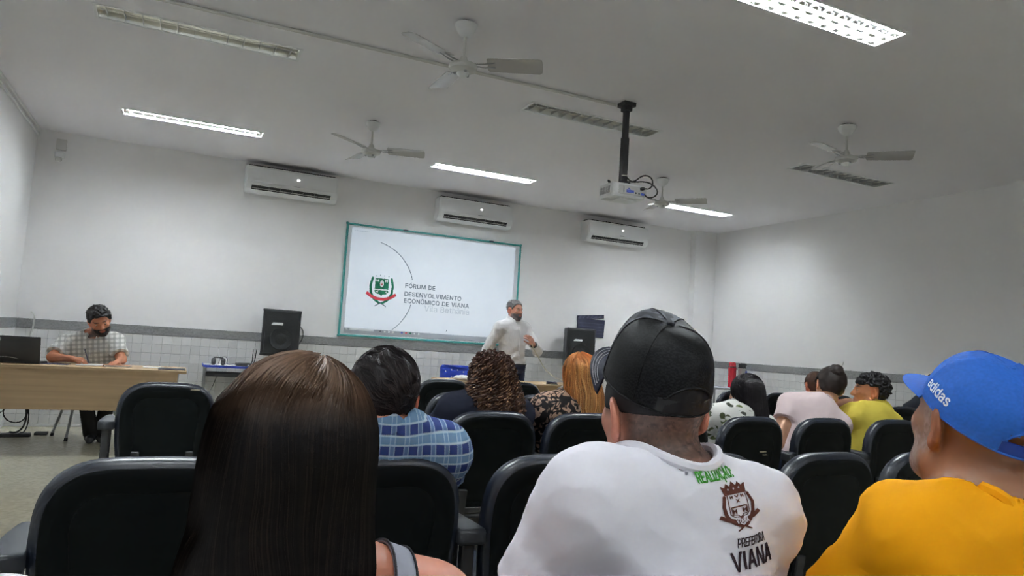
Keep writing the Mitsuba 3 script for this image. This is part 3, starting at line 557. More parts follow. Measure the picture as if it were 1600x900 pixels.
def chair(x, y, label, last=False, group=None, extra=None, rz=0.):
    t = thing('auditorium_chair', label, 'chair', group); M = T().translate([x, y + CHY, 0]).rotate([0, 0, 1], rz)
    P = lambda nm, k, par=t, mm=M: scene.__setitem__(uniq(f'{par}__{nm}'), {**CP[k], 'to_world': mm})
    P('back_cushion', 'cushion'); P('back_panel', 'back'); P('seat', 'seat'); P('beam', 'beam'); P('leg', 'leg')
    P('back_bracket', 'strut')
    for s in ([-.275, .275] if last else [-.275]):
        a = uniq(f'{t}__armrest'); N = T().translate([x + s, y + CHY, 0]); scene[a] = {**CP['arm'], 'to_world': N}
        P('support', 'post', a, N)
        if extra == 'sticker' and s < 0: P('metal_plate', 'stick', a, N)
    if extra == 'sticker':
        m = bendback(prism(sg.Polygon([(.10, .842), (.145, .838), (.144, .832), (.10, .835)]), .002)); 
        m = cbox(.105, .15, -.006, -.002, .826, .833, .0005); bendback(m); m.apply_translation([x, y + CHY, 0]); put('scratch', m, 'm_scratch', t, False)
    if extra == 'scratch':
        m = cat_([cbox(.04, .09, -.006, -.003, .665, .670, .0005), cbox(.065, .10, -.006, -.003, .648, .652, .0005)]); bendback(m); m.apply_translation([x, y + CHY, 0]); put('scratch', m, 'm_scratch', t, False)
    return t
mat('m_scratch', (.42, .36, .27), .6)
G = 'auditorium chairs of the audience'
row1 = [(-.02, 'black auditorium chair nearest the camera at the lower left, its left armrest in view'), (.53, 'black auditorium chair behind the man in the blue plaid shirt'), (1.08, 'empty black auditorium chair between the plaid shirt man and the man in the black cap'),
        (1.64, 'black auditorium chair hidden behind the man in the white shirt'), (2.21, 'empty black auditorium chair between the white shirt and the yellow shirt'), (2.75, 'black auditorium chair partly behind the cheek of the man in the blue cap')]
for i, (x, l) in enumerate(row1): chair(x, 1.87, l, i == len(row1) - 1, G)
row2 = [(.83, 'black auditorium chair hidden behind the plaid shirt man'), (1.395, 'black auditorium chair with the curly haired woman'), (1.91, 'black auditorium chair with the woman in black lace'), (2.46, 'black auditorium chair beside the neck of the man in the black cap'),
        (3.01, 'black auditorium chair with a scratched back, of the woman in the white floral blouse'), (3.58, 'black auditorium chair of the woman in the pale pink top'), (4.20, 'black auditorium chair of the boy in the yellow shirt')]
for i, (x, l) in enumerate(row2): chair(x, 3.09, l, i == len(row2) - 1, G, extra='scratch' if i == 4 else None)
row3 = [(-.01, 'black auditorium chair alone in front of the wooden desk'), (1.67, 'black auditorium chair just left of the curly haired woman, nearer one of two'), (2.25, 'black auditorium chair between the curly haired woman and the woman in lace'), (3.9, 'black auditorium chair in front of the floral blouse woman, left of her'),
        (4.6, 'black auditorium chair between the floral blouse and the pink top'), (5.2, 'black auditorium chair in front of the pink top woman'), (5.8, 'black auditorium chair in front of the boy in yellow'), (6.4, 'black auditorium chair right of the boy in yellow')]
for i, (x, l) in enumerate(row3): chair(x, 4.2, l, i in (0, 2, 7), G, extra='sticker' if i == 0 else None)
row4 = [(2.03, 'black auditorium chair far left of the front row, below the blue chair'), (2.7, 'black auditorium chair in front of the presenter'), (3.3, 'black auditorium chair left of the blonde hair, before the front desk'), (5.15, 'black auditorium chair below the table with the flasks'), (5.75, 'black auditorium chair right of the dark straight hair'), (6.6, 'black auditorium chair in the front row before the child in red')]
for i, (x, l) in enumerate(row4): chair(x, 5.55, l, i in (2, 5), G)
row0 = [(-.40, 'black auditorium chair below the lower left corner of the photo'), (.16, 'black auditorium chair of the long haired woman'), (.72, 'black auditorium chair of the man in the white shirt'), (1.28, 'black auditorium chair under the man in the blue cap'), (1.84, 'black auditorium chair of the person in teal')]
for i, (x, l) in enumerate(row0): chair(x, .65, l, i == len(row0) - 1, G)
t = thing('white_tray', 'white rounded tray edge at the lower left corner, in front of the nearest chair', 'tray')
put('tray', move(padmesh(rrect(.34, .20, .05, 8), [(.01, 0), (0, .004), (0, .012), (.004, .016)]).apply_transform(np.array([[1, 0, 0, 0], [0, 0, 1, 0], [0, 1, 0, 0], [0, 0, 0, 1.]])), (-.295, 1.00, .838)), 'm_white_plastic', t, 30)
put('support', sweep([(-.33, .98, .03), (-.33, .98, .839)], .014, 10), 'm_metal_grey', t); put('foot', cbox(-.43, -.23, .90, 1.06, 0, .03, .008), 'm_metal_grey', t, False)
# ------------------------------------------------------------------ people: bodies as one smooth implicit surface, clothes and hair as shells of it
F32 = np.float32
def nrm(v): v = np.asarray(v, float); return v / (np.linalg.norm(v) + 1e-12)
def cone(a, b, r1, r2):
    a, b = V(*a).astype(F32), V(*b).astype(F32); ba = b - a; L = float(ba @ ba) + 1e-9
    def f(p):
        q = p - a; h = np.clip(q @ ba / L, 0, 1); q = q - h[:, None] * ba
        return np.sqrt((q * q).sum(1)) - (r1 + (r2 - r1) * h)
    return f
def ell(c, r, R=None):
    c, r = V(*c).astype(F32), V(*r).astype(F32); R = (np.eye(3) if R is None else np.asarray(R)).astype(F32)
    def f(p):
        q = (p - c) @ R / r; k0 = np.sqrt((q * q).sum(1)); q = q / r; k1 = np.sqrt((q * q).sum(1))
        return k0 * (k0 - 1) / np.maximum(k1, 1e-6)
    return f
def smin(a, b, k):
    h = np.maximum(k - np.abs(a - b), 0) / k; return np.minimum(a, b) - h * h * k / 4
def smax(a, b, k): return -smin(-a, -b, k)
def blend(fs, k):
    def f(p):
        d = fs[0](p)
        for g in fs[1:]: d = smin(d, g(p), k)
        return d
    return f
def near(f, c, r):        # evaluates f only close to its bounding sphere
    c = V(*c).astype(F32)
    def g(p):
        q = p - c; d = np.sqrt((q * q).sum(1)) - r; m = d < .05; out = np.maximum(d, .04)
        if m.any(): out[m] = f(p[m])
        return out
    return g
_E = [(a, b) for a in range(8) for b in range(a + 1, 8) if bin(a ^ b).count('1') == 1]
def surface(f, lo, hi, h, clean=True):
    """naive surface nets of f = 0; far blocks are skipped"""
    lo, hi = V(*lo), V(*hi); n = np.ceil((hi - lo) / h / 4).astype(int) * 4
    g = n // 4; ax = [lo[i] + h * np.arange(n[i]) for i in range(3)]
    bc = np.stack(np.meshgrid(*[lo[i] + h * (4 * np.arange(g[i]) + 1.5) for i in range(3)], indexing='ij'), -1).reshape(-1, 3).astype(F32)
    d = f(bc).astype(F32); act = np.abs(d) < h * 7.5
    B = np.repeat(d[:, None], 64, 1).reshape(-1, 4, 4, 4)
    off = np.stack(np.meshgrid(*[h * (np.arange(4) - 1.5)] * 3, indexing='ij'), -1).reshape(-1, 3).astype(F32)
    if act.any(): B[act] = f((bc[act][:, None] + off).reshape(-1, 3)).reshape(-1, 4, 4, 4)
    G = B.reshape(g[0], g[1], g[2], 4, 4, 4).transpose(0, 3, 1, 4, 2, 5).reshape(n)
    G[0], G[-1], G[:, 0], G[:, -1], G[:, :, 0], G[:, :, -1] = (np.maximum(x, 1e-4) for x in (G[0], G[-1], G[:, 0], G[:, -1], G[:, :, 0], G[:, :, -1]))
    s = G < 0; cs = [(i, j, k) for i in (0, 1) for j in (0, 1) for k in (0, 1)]
    sl = lambda A, c: A[c[0]:n[0] - 1 + c[0], c[1]:n[1] - 1 + c[1], c[2]:n[2] - 1 + c[2]]
    cnt = sum(sl(s, c).astype(np.int8) for c in cs); ci = np.argwhere((cnt > 0) & (cnt < 8))
    val = np.stack([G[ci[:, 0] + c[0], ci[:, 1] + c[1], ci[:, 2] + c[2]] for c in cs], 1); co = np.array(cs, float)
    acc = np.zeros((len(ci), 3)); num = np.zeros(len(ci))
    for a, b in _E:
        m = (val[:, a] < 0) != (val[:, b] < 0); t = np.where(m, val[:, a] / np.where(m, val[:, a] - val[:, b], 1), 0)
        acc += m[:, None] * (co[a] + t[:, None] * (co[b] - co[a])); num += m
    v = lo + h * (ci + acc / num[:, None]); idx = np.full(np.array(n) - 1, -1); idx[tuple(ci.T)] = np.arange(len(ci)); F = []
    for axis in range(3):
        a, b = [(1, 2), (2, 0), (0, 1)][axis]
        e0 = s[tuple(slice(None, -1) if i == axis else slice(None) for i in range(3))]; e1 = s[tuple(slice(1, None) if i == axis else slice(None) for i in range(3))]
        q = np.argwhere(e0 != e1); q = q[(q[:, a] > 0) & (q[:, b] > 0) & (q[:, a] < n[a] - 1) & (q[:, b] < n[b] - 1)]
        ins = s[tuple(q.T)]; da, db = np.eye(3, dtype=int)[a], np.eye(3, dtype=int)[b]
        k = [idx[tuple((q - x).T)] for x in (0 * da, da, da + db, db)]
        quad = np.stack(k, 1); quad[~ins] = quad[~ins][:, ::-1]; quad = quad[(quad >= 0).all(1)]
        F += [quad[:, [0, 1, 2]], quad[:, [0, 2, 3]]]
    m = trimesh.Trimesh(v, np.vstack(F), process=False)
    for _ in range(2):       # pull the vertices onto the surface
        p = m.vertices.astype(F32); e = h * .25; d = f(p)
        gr = np.stack([f(p + e * np.eye(3, dtype=F32)[i]) - f(p - e * np.eye(3, dtype=F32)[i]) for i in range(3)], 1) / (2 * e)
        m.vertices = m.vertices - np.clip(d / np.maximum((gr * gr).sum(1), .3), -h * .5, h * .5)[:, None] * gr
    return m
def rotm(yaw=0, pitch=0, roll=0):
    """columns right, forward, up; yaw clockwise seen from above, pitch up, roll to the right, in degrees"""
    y, p, r = np.radians([yaw, pitch, roll])
    Y = np.array([[math.cos(y), math.sin(y), 0], [-math.sin(y), math.cos(y), 0], [0, 0, 1]])
    X = np.array([[1, 0, 0], [0, math.cos(p), -math.sin(p)], [0, math.sin(p), math.cos(p)]])
    R = np.array([[math.cos(r), 0, math.sin(r)], [0, 1, 0], [-math.sin(r), 0, math.cos(r)]])
    return Y @ X @ R
def fold(p, seed=0, amp=.008, f=9, st=(1, 1, 1)):
    return ((meshkit.fbm(p * V(*st) * f, 3, seed) - .5) * 2 * amp).astype(F32)

def hand_fn(wrist, d, nrm_, side, curl=(20, 25, 20), spread=6, thumb=(35, 20), s=1.0, point=None):
    """wrist point, direction of the palm, palm normal (out of the palm); side +1 right hand, -1 left; curl in degrees per joint, point = finger left straight"""
    d = nrm(d); nn = nrm(np.asarray(nrm_) - d * (np.asarray(nrm_) @ d)); x = np.cross(d, nn) * side   # x to the little finger
    w = np.asarray(wrist, float); R = np.stack([x, d, nn], 1); fs = []
    palm = [cone(w + d * .010 * s + x * q * .016 * s, w + d * (.078 - abs(q + .2) * .006) * s + x * q * .027 * s, .013 * s, .0125 * s) for q in (-1, -.33, .33, 1)]
    fs.append((blend(palm, .012 * s), .01))
    L = ((.042, .026, .021), (.047, .029, .022), (.043, .027, .021), (.033, .020, .019))
    for i, q in enumerate((-1, -.34, .33, 1)):
        a = w + d * (.080 - (.0, -.004, -.001, .007)[i]) * s + x * q * .027 * s; sp = math.radians(spread * q)
        dd = d * math.cos(sp) + x * math.sin(sp); ang = 0
        for k in range(3):
            c = curl[k] if np.ndim(curl[0]) == 0 else curl[i][k]
            if point == i: c = 6
            ang += math.radians(c); e = a + (dd * math.cos(ang) + nn * math.sin(ang)) * L[i][k] * s
            fs.append((cone(a, e, (.0088 - .0008 * k) * s, (.0082 - .0009 * k) * s), .004)); a = e
    a = w + d * .022 * s - x * .020 * s + nn * .004 * s; t0, t1 = np.radians(thumb); ang = 0
    for k, l in enumerate((.042, .032, .026)):
        e = a + (d * math.cos(t0) * math.cos(ang) - x * math.sin(t0) * math.cos(ang * 2.0) + nn * math.sin(ang + .35)) * l * s
        fs.append((cone(a, e, (.0125, .0098, .0088)[k] * s, (.010, .009, .0075)[k] * s), .008)); a = e; ang += t1; t0 = t0 * .72
    def f(p):
        o = fs[0][0](p)
        for g, k in fs[1:]: o = smin(o, g(p), k)
        return o
    return near(f, w + d * .09 * s, .15 * s)

class Human:
    """joints in the person's own frame (x right, y forward, z up), base = world point under the hips, yaw clockwise from +y"""
    SEAT = dict(pel=(0, 0, .535), nb=(0, .0, 1.02), sh=.178, shz=-.055, shy=0., el_r=(.235, .10, .74), el_l=(-.235, .10, .74), wr_r=(.12, .33, .66), wr_l=(-.12, .33, .66),
                hip=.09, kn_r=(.13, .43, .52), kn_l=(-.13, .43, .52), an_r=(.13, .44, .09), an_l=(-.13, .44, .09), foot=(0, 1, 0))
    def __init__(s, key, label, base, yaw, head, hrot, skin, hs=1.0, bulk=1.0, group=None, handkw=None, wj={}, zs=1., **J):
        s.key = thing(key, label, 'person', group); s.R = rotm(yaw); s.b = V(base[0], base[1], 0); s.yaw = yaw
        j = {**s.SEAT, **J}; s.j = j; s.W = lambda q: s.b + s.R @ V(*q); s.skin, s.hs, s.bulk, s.zs = skin, hs, bulk, zs
        s.head = V(*head); s.HR = rotm(*hrot)
        s.pel, s.nb = s.W(j['pel']), (V(*wj['nb']) if 'nb' in wj else s.W(j['nb'])); up = nrm(s.nb - s.pel); s.up = up; rt = s.R[:, 0] - up * (s.R[:, 0] @ up); rt = nrm(rt)
        if 'tilt' in j: rt = nrm(rt + up * j['tilt']); up = nrm(up - rt * (up @ rt))
        fw = np.cross(up, rt); s.TR = np.stack([rt, fw, up], 1); s.fw = fw; s.rt = rt
        s.S = {q: s.nb + rt * sg_ * j['sh'] + up * j['shz'] + fw * j['shy'] + up * j.get('sh' + q, 0) for q, sg_ in (('r', 1), ('l', -1))}
        g_ = lambda k: V(*wj[k]) if k in wj else s.W(j[k]); s.El = {q: g_('el_' + q) for q in 'rl'}; s.Wr = {q: g_('wr_' + q) for q in 'rl'}; s.Kn = {q: s.W(j['kn_' + q]) for q in 'rl'}; s.An = {q: s.W(j['an_' + q]) for q in 'rl'}
        s.Hp = {q: s.pel + s.R[:, 0] * sg_ * j['hip'] + V(0, 0, -.02) for q, sg_ in (('r', 1), ('l', -1))}
        b = bulk; Lt = np.linalg.norm(s.nb - s.pel); at = lambda t, y=0: s.pel + up * Lt * t + fw * y
        s.torso = blend([ell(at(.05), (.165 * b, .125 * b, .13), s.TR), ell(at(.36, .005), (.148 * b, .115 * b, .17), s.TR), ell(at(.66, .0), (j['sh'] * .93 * (.5 + .5 * b), .112 * b, .19), s.TR),
                         cone(s.S['l'] + rt * .02 - up * .012, s.S['r'] - rt * .02 - up * .012, .062, .062), cone(s.nb + up * .012, s.S['l'], .058, .054), cone(s.nb + up * .012, s.S['r'], .058, .054)] + j.get('more', []), .06)
        nk = s.head - s.HR[:, 2] * .075 * hs - s.HR[:, 1] * .022 * hs; s.nk = nk
        s.nr = j.get('neck_r', .056); s.neck = cone(s.nb - up * .01, nk, s.nr * 1.05, s.nr)
        s.uarm = {q: cone(s.S[q], s.El[q], .052 * b ** .5, .041 * b ** .5) for q in 'rl'}; s.farm = {q: cone(s.El[q], s.Wr[q], .041 * b ** .5, .027) for q in 'rl'}
        s.leg = {q: blend([cone(s.Hp[q], s.Kn[q], .088 * b ** .5, .058), cone(s.Kn[q], s.An[q], .056, .036)], .03) for q in 'rl'}
        ft = s.R @ nrm(j['foot']); s.ft = ft; s.footf = {q: blend([cone(s.An[q] - V(0, 0, .045) - ft * .03, s.An[q] - V(0, 0, .055) + ft * .12, .034, .026), cone(s.An[q], s.An[q] - V(0, 0, .04), .038, .04)], .03) for q in 'rl'}
        hk = handkw or {}; s.hand = {}
        for q, sd in (('r', 1), ('l', -1)):
            k = {**dict(d=nrm(s.Wr[q] - s.El[q]) * .6 + s.R @ V(0, .7, -.35), nrm_=s.R @ V(0, -.2, -1)), **hk.get(q, {})}
            s.hand[q] = hand_fn(s.Wr[q], k.pop('d'), k.pop('nrm_'), sd, s=hs * .96, **k)
        s.headf = near(s._head(), s.head, .19 * hs)
    def HL(s, p): q = ((np.asarray(p) - s.head) @ s.HR / s.hs); q[:, 2] = np.where(q[:, 2] > .02, .02 + (q[:, 2] - .02) * s.zs, q[:, 2]); return q.astype(F32)      # world -> head frame
    def HW(s, q): return s.head + s.HR @ (np.asarray(q, float).T * s.hs) if np.ndim(q) == 1 else s.head + (np.asarray(q) * s.hs) @ s.HR.T
    @staticmethod
    def cran(q): return smin(ell((0, -.014, .034), (.0755, .095, .083))(q), ell((0, .012, -.01), (.066, .082, .085))(q), .03)
    def _head(s):
        P = [(ell((0, .03, -.045), (.058, .062, .078)), .03), (ell((0, .062, -.088), (.036, .034, .026)), .03), (cone((-.05, .012, -.075), (-.018, .07, -.098), .020, .018), .03), (cone((.05, .012, -.075), (.018, .07, -.098), .020, .018), .03),
             (cone((-.032, .082, .020), (.032, .082, .020), .012, .012), .016), (cone((0, .090, .010), (0, .112, -.026), .0085, .0125), .012), (cone((-.014, .098, -.030), (.014, .098, -.030), .0085, .0085), .008),
             (ell((0, .088, -.056), (.024, .014, .0075)), .008), (ell((0, .087, -.068), (.020, .014, .0075)), .008), (ell((-.038, .062, -.022), (.022, .022, .020)), .02), (ell((.038, .062, -.022), (.022, .022, .020)), .02)]
        ears = []
        for sx in (-1, 1):
            Re = rotm(sx * -28, 0, 0) @ rotm(0, -12, sx * 8)
            e = ell((sx * .082, -.012, -.008), (.0075, .020, .034), Re); lobe = ell((sx * .077, -.004, -.036), (.007, .010, .012), Re); hole = ell((sx * .090, -.004, -.008), (.010, .010, .019), Re)
            ears.append((e, lobe, hole))
        def f(pw):
            q = s.HL(pw); d = Human.cran(q)
            for g, k in P: d = smin(d, g(q), k)
            for sx in (-1, 1): d = smax(d, -(np.sqrt(((q - V(sx * .032, .102, .001).astype(F32)) ** 2).sum(1)) - .0155), .010)
            for e, l, h in ears: d = smin(d, smax(smin(e(q), l(q), .008), -h(q), .006), .006)
            return d * s.hs
        return f
    def body_fn(s):
        def f(p):
            d = smin(s.torso(p), s.neck(p), .035)
            d = smin(d, s.headf(p), .025)
            for q in 'rl':
                a = smin(s.uarm[q](p), s.farm[q](p), .02); a = smin(a, s.hand[q](p), .018); d = smin(d, a, .03)
                d = smin(d, smin(s.leg[q](p), s.footf[q](p), .02), .03)
            return d
        return f
    def bounds(s, pad=.13):
        P = np.array([s.pel, s.nb, s.head, *s.S.values(), *s.El.values(), *s.Wr.values(), *s.Kn.values(), *s.An.values()])
        lo, hi = P.min(0) - pad, P.max(0) + pad; hi[2] = max(hi[2], s.head[2] + .15); lo[2] = max(lo[2] - .0, -.01); lo[1] -= .06; hi[1] += .08; return lo, hi
    def col(s, v, extra=None):
        q = s.HL(v); c = np.tile(V(*s.skin), (len(v), 1)); inh = np.abs(q).max(1) < .16
        n = meshkit.fbm(np.asarray(v) * 60, 2, 5)[:, None]; c = c * (.92 + .16 * n)
        lip = np.exp(-((q[:, 0] / .021) ** 4 + ((q[:, 2] + .0615) / .0105) ** 4)) * (q[:, 1] > .075) * inh
        c = c * (1 - lip[:, None]) + lip[:, None] * V(*s.skin) * V(.85, .52, .52)
        br = np.exp(-(((np.abs(q[:, 0]) - .033) / .019) ** 4 + ((q[:, 2] - .026 + 3 * (np.abs(q[:, 0]) - .033) ** 2) / .0055) ** 4)) * (q[:, 1] > .06) * inh
        c = c * (1 - .85 * br[:, None]) + .85 * br[:, None] * V(.012, .009, .008)
        ear = (np.abs(q[:, 0]) > .074) * inh * (np.abs(q[:, 1] + .01) < .04) * (np.abs(q[:, 2]) < .06); c = c * (1 + ear[:, None] * (V(1.12, .92, .88) - 1))
        return extra(c, q, np.asarray(v)) if extra else c
    def build(s, h=.008, extra=None, eyes=True):
        lo, hi = s.bounds(); m = surface(s.body_fn(), lo, hi, h)
        put('body', m, 'm_skin', s.key, True, color=s.col(m.vertices, extra))
        if eyes:
            for sx in (-1, 1):
                e = trimesh.creation.icosphere(2, .0118 * s.hs); e.apply_translation(s.HW(V(sx * .032, .0752, .001))); k = put('eye', e, 'm_eye', s.key, True)
                i = trimesh.creation.icosphere(2, .0062 * s.hs); i.vertices = i.vertices * .9; i.apply_translation(s.HW(V(sx * .032, .0822, .0))); put('iris', i, 'm_iris', k, True)
    # clothes ------------------------------------------------------------
    def shirt(s, m, h=.008, t=.013, sleeve=.55, fore=0., seed=1, folds=.007, neck=(.012, .012), hem=.0, name='shirt', color=None, low=None, nr=.0, topcut=None, extra=None, **kw):
        """sleeve: covered fraction of the upper arm (1 and fore for long sleeves); neck = (height above neck base, forward slope)"""
        cut = {}
        for q in 'rl':
            sl = sleeve[q] if isinstance(sleeve, dict) else sleeve
            if sl <= 0: continue
            S_, E_, W_ = s.S[q], s.El[q], s.Wr[q]
            if fore > 0:
                c1 = E_ + (W_ - E_) * fore; fs = blend([cone(S_, E_, .060 * s.bulk ** .5, .049 * s.bulk ** .5), cone(E_, c1 + nrm(W_ - E_) * .05, .049 * s.bulk ** .5, .038)], .02); cut[q] = (fs, c1, nrm(W_ - E_))
            else:
                c1 = S_ + (E_ - S_) * sl; fs = cone(S_, c1 + nrm(E_ - S_) * .06, .060 * s.bulk ** .5, .062 * s.bulk ** .5); cut[q] = (fs, c1, nrm(E_ - S_))
        R0 = s.nr * 1.05 + neck[0]; ax = nrm(s.up * .6 + nrm(s.nk - s.nb)); s.nax, s.nR = ax, R0; nc = s.nb - s.fw * .004 + s.fw * neck[1]; s.nc = nc
        hz = s.pel - s.up * (.02 - hem) if low is None else V(0, 0, low); hn = -s.up if low is None else V(0, 0, -1.); nf, axf = nc.astype(F32), ax.astype(F32); ff = s.fw.astype(F32)
        nk = cone(s.nb - s.up * .01, s.nb + s.up * .08 + s.fw * .0, s.nr * 1.05 + .004 + nr, s.nr + .004 + nr)
        def f(p):
            d = s.torso(p)
            for q, (fs, c1, dr_) in cut.items():
                a = np.maximum(fs(p), (p - c1.astype(F32)) @ dr_.astype(F32)); d = smin(d, a, .035)
            b = np.abs(d) < .05; o = d - t
            if b.any():
                pb = p[b]; o[b] -= fold(pb, seed, folds, 8) + fold(pb, seed + 3, folds * .45, 22)
                if extra: o[b] -= extra(pb).astype(F32)
            q = p - nf; h = q @ axf; r = q - h[:, None] * axf; fo = r @ ff; rr = np.sqrt(np.maximum((r * r).sum(1) - fo * fo, 0) + (fo / 1.08) ** 2)
            o = np.where(h > -.10, np.maximum(o, F32(R0) - rr), o)
            if topcut is not None: o = np.maximum(o, (p - (s.nb + s.up * topcut).astype(F32)) @ s.up.astype(F32))
            return np.maximum(o, (p - hz.astype(F32)) @ hn.astype(F32))
        s.shirt_f = f; lo, hi = s.bounds(.16); lo[2] = max(lo[2], min(s.pel[2] - .12, low if low is not None else 9) ); mm = surface(f, lo, hi, h)
        return put(name, mm, m, s.key, True, color=None if color is None else color(mm.vertices), **kw)
    def ring(s, n=48, up=0., out=.003, a0=0., a1=2 * math.pi):
        """points where the shirt meets the neck, with the outward direction of each"""
        A = np.linspace(a0, a1, n); D = np.cos(A)[:, None] * s.rt + np.sin(A)[:, None] * nrm(s.fw - s.nax * (s.fw @ s.nax)); P = s.nc + D * (s.nR + out) * np.where(np.abs(np.sin(A)) > 0, 1 + .08 * np.sin(A) ** 2, 1)[:, None] + s.nax * .16
        for _ in range(80): P = P - s.nax * np.clip(s.shirt_f(P.astype(F32)), 0, .008)[:, None] * .9
        k = np.ones(7) / 7; full = a1 - a0 > 6.2
        for i in range(3): P[:, i] = np.convolve(np.r_[P[-4:-1, i], P[:, i], P[1:4, i]] if full else np.pad(P[:, i], 3, mode='edge'), k, 'valid')
        return P + s.nax * up, D
    def crew(s, m, r=.007): put('collar', sweep(s.ring(up=.002)[0], r, 7, cap=False, flat=1.0), m, s.key)
    def collar(s, m, gap=.5, hi=.028, lo=-.010, flare=.016):
        P, D = s.ring(44, 0, .004, math.pi / 2 + gap, math.pi / 2 + 2 * math.pi - gap); t = np.linspace(0, 1, 7)
        G = np.stack([P + s.nax * (hi + .004 - abs(x - .35) * .02 + (lo - hi) * x) + D * (-.004 + flare * x ** 1.3) for x in t])
        put('collar', solidify(gridmesh(G), .005), m, s.key, 50)
    def trousers(s, m, h=.011, cut=.10, topz=.10):
        fs = blend([ell(s.pel + V(0, 0, .0), (.178 * s.bulk, .14 * s.bulk, .13), s.R)], .05); lg = [blend([cone(s.Hp[q], s.Kn[q], .100 * s.bulk ** .5, .071), cone(s.Kn[q], s.An[q] - V(0, 0, .03), .069, .056)], .04) for q in 'rl']
        top = s.pel + V(0, 0, topz)
        def f(p):
            d = fs(p)
            for g in lg: d = smin(d, g(p), .03)
            b = np.abs(d) < .05; o = d
            if b.any(): o[b] -= fold(p[b], 21, .006, 8)
            o = np.maximum(o, (p[:, 2] - F32(top[2]))); return np.maximum(o, F32(s.An['r'][2] - .035) - p[:, 2])
        lo, hi = s.bounds(.15); hi[2] = top[2] + .03; put('trousers', surface(f, lo, hi, h), m, s.key, True)
    def shoes(s, m):
        for q in 'rl':
            a = s.An[q]; f0 = blend([cone(a - V(0, 0, .04) - s.ft * .03, a - V(0, 0, .052) + s.ft * .13, .043, .034), cone(a + V(0, 0, .0), a - V(0, 0, .04), .044, .046)], .03)
            f = lambda p, f0=f0: np.maximum(f0(p), -p[:, 2] + .002); put('shoe', surface(f, a - V(.2, .2, .09), a + V(.2, .2, .06), .009), m, s.key, True)
    def hairshell(s, m, region, t=.010, h=.006, rough=.004, f=70, name='hair', seed=4, color=None, lump=0., lf=28, base=None):
        """hair grown on the skull where region(q) < 0 (head frame)"""
        bf = base or Human.cran
        def fn(pw):
            q = s.HL(pw); d = bf(q) - t; b = np.abs(d) < .06
            if b.any():
                d[b] -= ((meshkit.fbm(q[b] * V(1, 1, .6) * f, 2, seed) - .5) * 2 * rough).astype(F32)
                if lump: d[b] -= ((meshkit.noise(q[b] * lf, seed + 9) - .4) * lump).astype(F32)
            return smax(d, region(q).astype(F32), .006) * s.hs
        c = s.head; mm = surface(fn, c - .24 * s.hs, c + .24 * s.hs, h)
        return put(name, mm, m, s.key, True, color=None if color is None else color(mm.vertices))
    def finish(s, tr='m_jeans', sh='m_black', cut=.1):
        s.trousers(tr); s.shoes(sh)

def grad(f, p, e=.003):
    p = p.astype(F32); I = np.eye(3, dtype=F32) * e; g = np.stack([f(p + I[i]) - f(p - I[i]) for i in range(3)], 1); return g / (np.linalg.norm(g, axis=1, keepdims=True) + 1e-9)
def strands(f, roots, flow, n=16, step=.02, lift=.002, w=.0012, seed=1, wob=.0, wf=30, curl=0., cf=160, sides=3, jit=.004, floor=None):
    """thin tubes that follow the surface f = 0 along flow(p); returns the mesh and each strand's index per vertex"""
    r = np.random.default_rng(seed); p = roots.astype(float); N = len(p); L = r.uniform(0, 1, N); off = lift + jit * r.random(N); P = []; ph = r.uniform(0, 6.28, N)
    g = grad(f, p); d0 = f(p.astype(F32)); p = p - (d0 - off)[:, None] * g
    for k in range(n):
        P.append(p.copy()); fl = flow(p); 
        if wob: fl = fl + wob * (np.stack([meshkit.noise(p * wf + 7.1 * i, seed + i) for i in range(3)], 1) - .5)
        g = grad(f, p); fl = fl - g * np.minimum((fl * g).sum(1, keepdims=True), 1e9); fl /= np.linalg.norm(fl, axis=1, keepdims=True) + 1e-9
        p = p + fl * step; d0 = f(p.astype(F32)); g = grad(f, p); p = p - np.clip(d0 - off, -.03, .03)[:, None] * g
        if floor is not None: p[:, 2] = np.maximum(p[:, 2], floor)
    P = np.array(P)                                             # (n, N, 3)
    t = np.gradient(P, axis=0); t /= np.linalg.norm(t, axis=2, keepdims=True) + 1e-9
    a = np.cross(t, V(.37, .61, .70)); a /= np.linalg.norm(a, axis=2, keepdims=True) + 1e-9; b = np.cross(t, a)
    if curl:
        s_ = np.arange(n)[:, None] * step * cf + ph[None]; amp = curl * np.minimum(1, np.arange(n)[:, None] / 5); P = P + (np.cos(s_) * amp)[..., None] * a + (np.sin(s_) * amp)[..., None] * b
        t = np.gradient(P, axis=0); t /= np.linalg.norm(t, axis=2, keepdims=True) + 1e-9; a = np.cross(t, V(.37, .61, .70)); a /= np.linalg.norm(a, axis=2, keepdims=True) + 1e-9; b = np.cross(t, a)
    ww = w * (1 - .75 * (np.arange(n) / (n - 1)) ** 4)[:, None, None] * (.7 + .6 * r.random(N))[None, :, None]
    th = np.arange(sides) * 2 * np.pi / sides
    v = P[:, :, None] + ww[:, :, None] * (np.cos(th)[None, None, :, None] * a[:, :, None] + np.sin(th)[None, None, :, None] * b[:, :, None])     # n,N,sides,3
    I = np.arange(n * N * sides).reshape(n, N, sides); J = np.roll(I, -1, 2)
    q = np.stack([I[:-1], J[:-1], J[1:], I[1:]], -1).reshape(-1, 4)
    return trimesh.Trimesh(v.reshape(-1, 3), np.vstack([q[:, [0, 1, 2]], q[:, [0, 2, 3]]]), process=False), np.broadcast_to(np.arange(N)[None, :, None], (n, N, sides)).ravel(), np.broadcast_to((np.arange(n) / (n - 1))[:, None, None], (n, N, sides)).ravel()
def sample_on(mesh, n, keep, seed=0):
    p, _ = trimesh.sample.sample_surface(mesh, n * 3, seed=seed); p = p[keep(p)]; return p[:n]
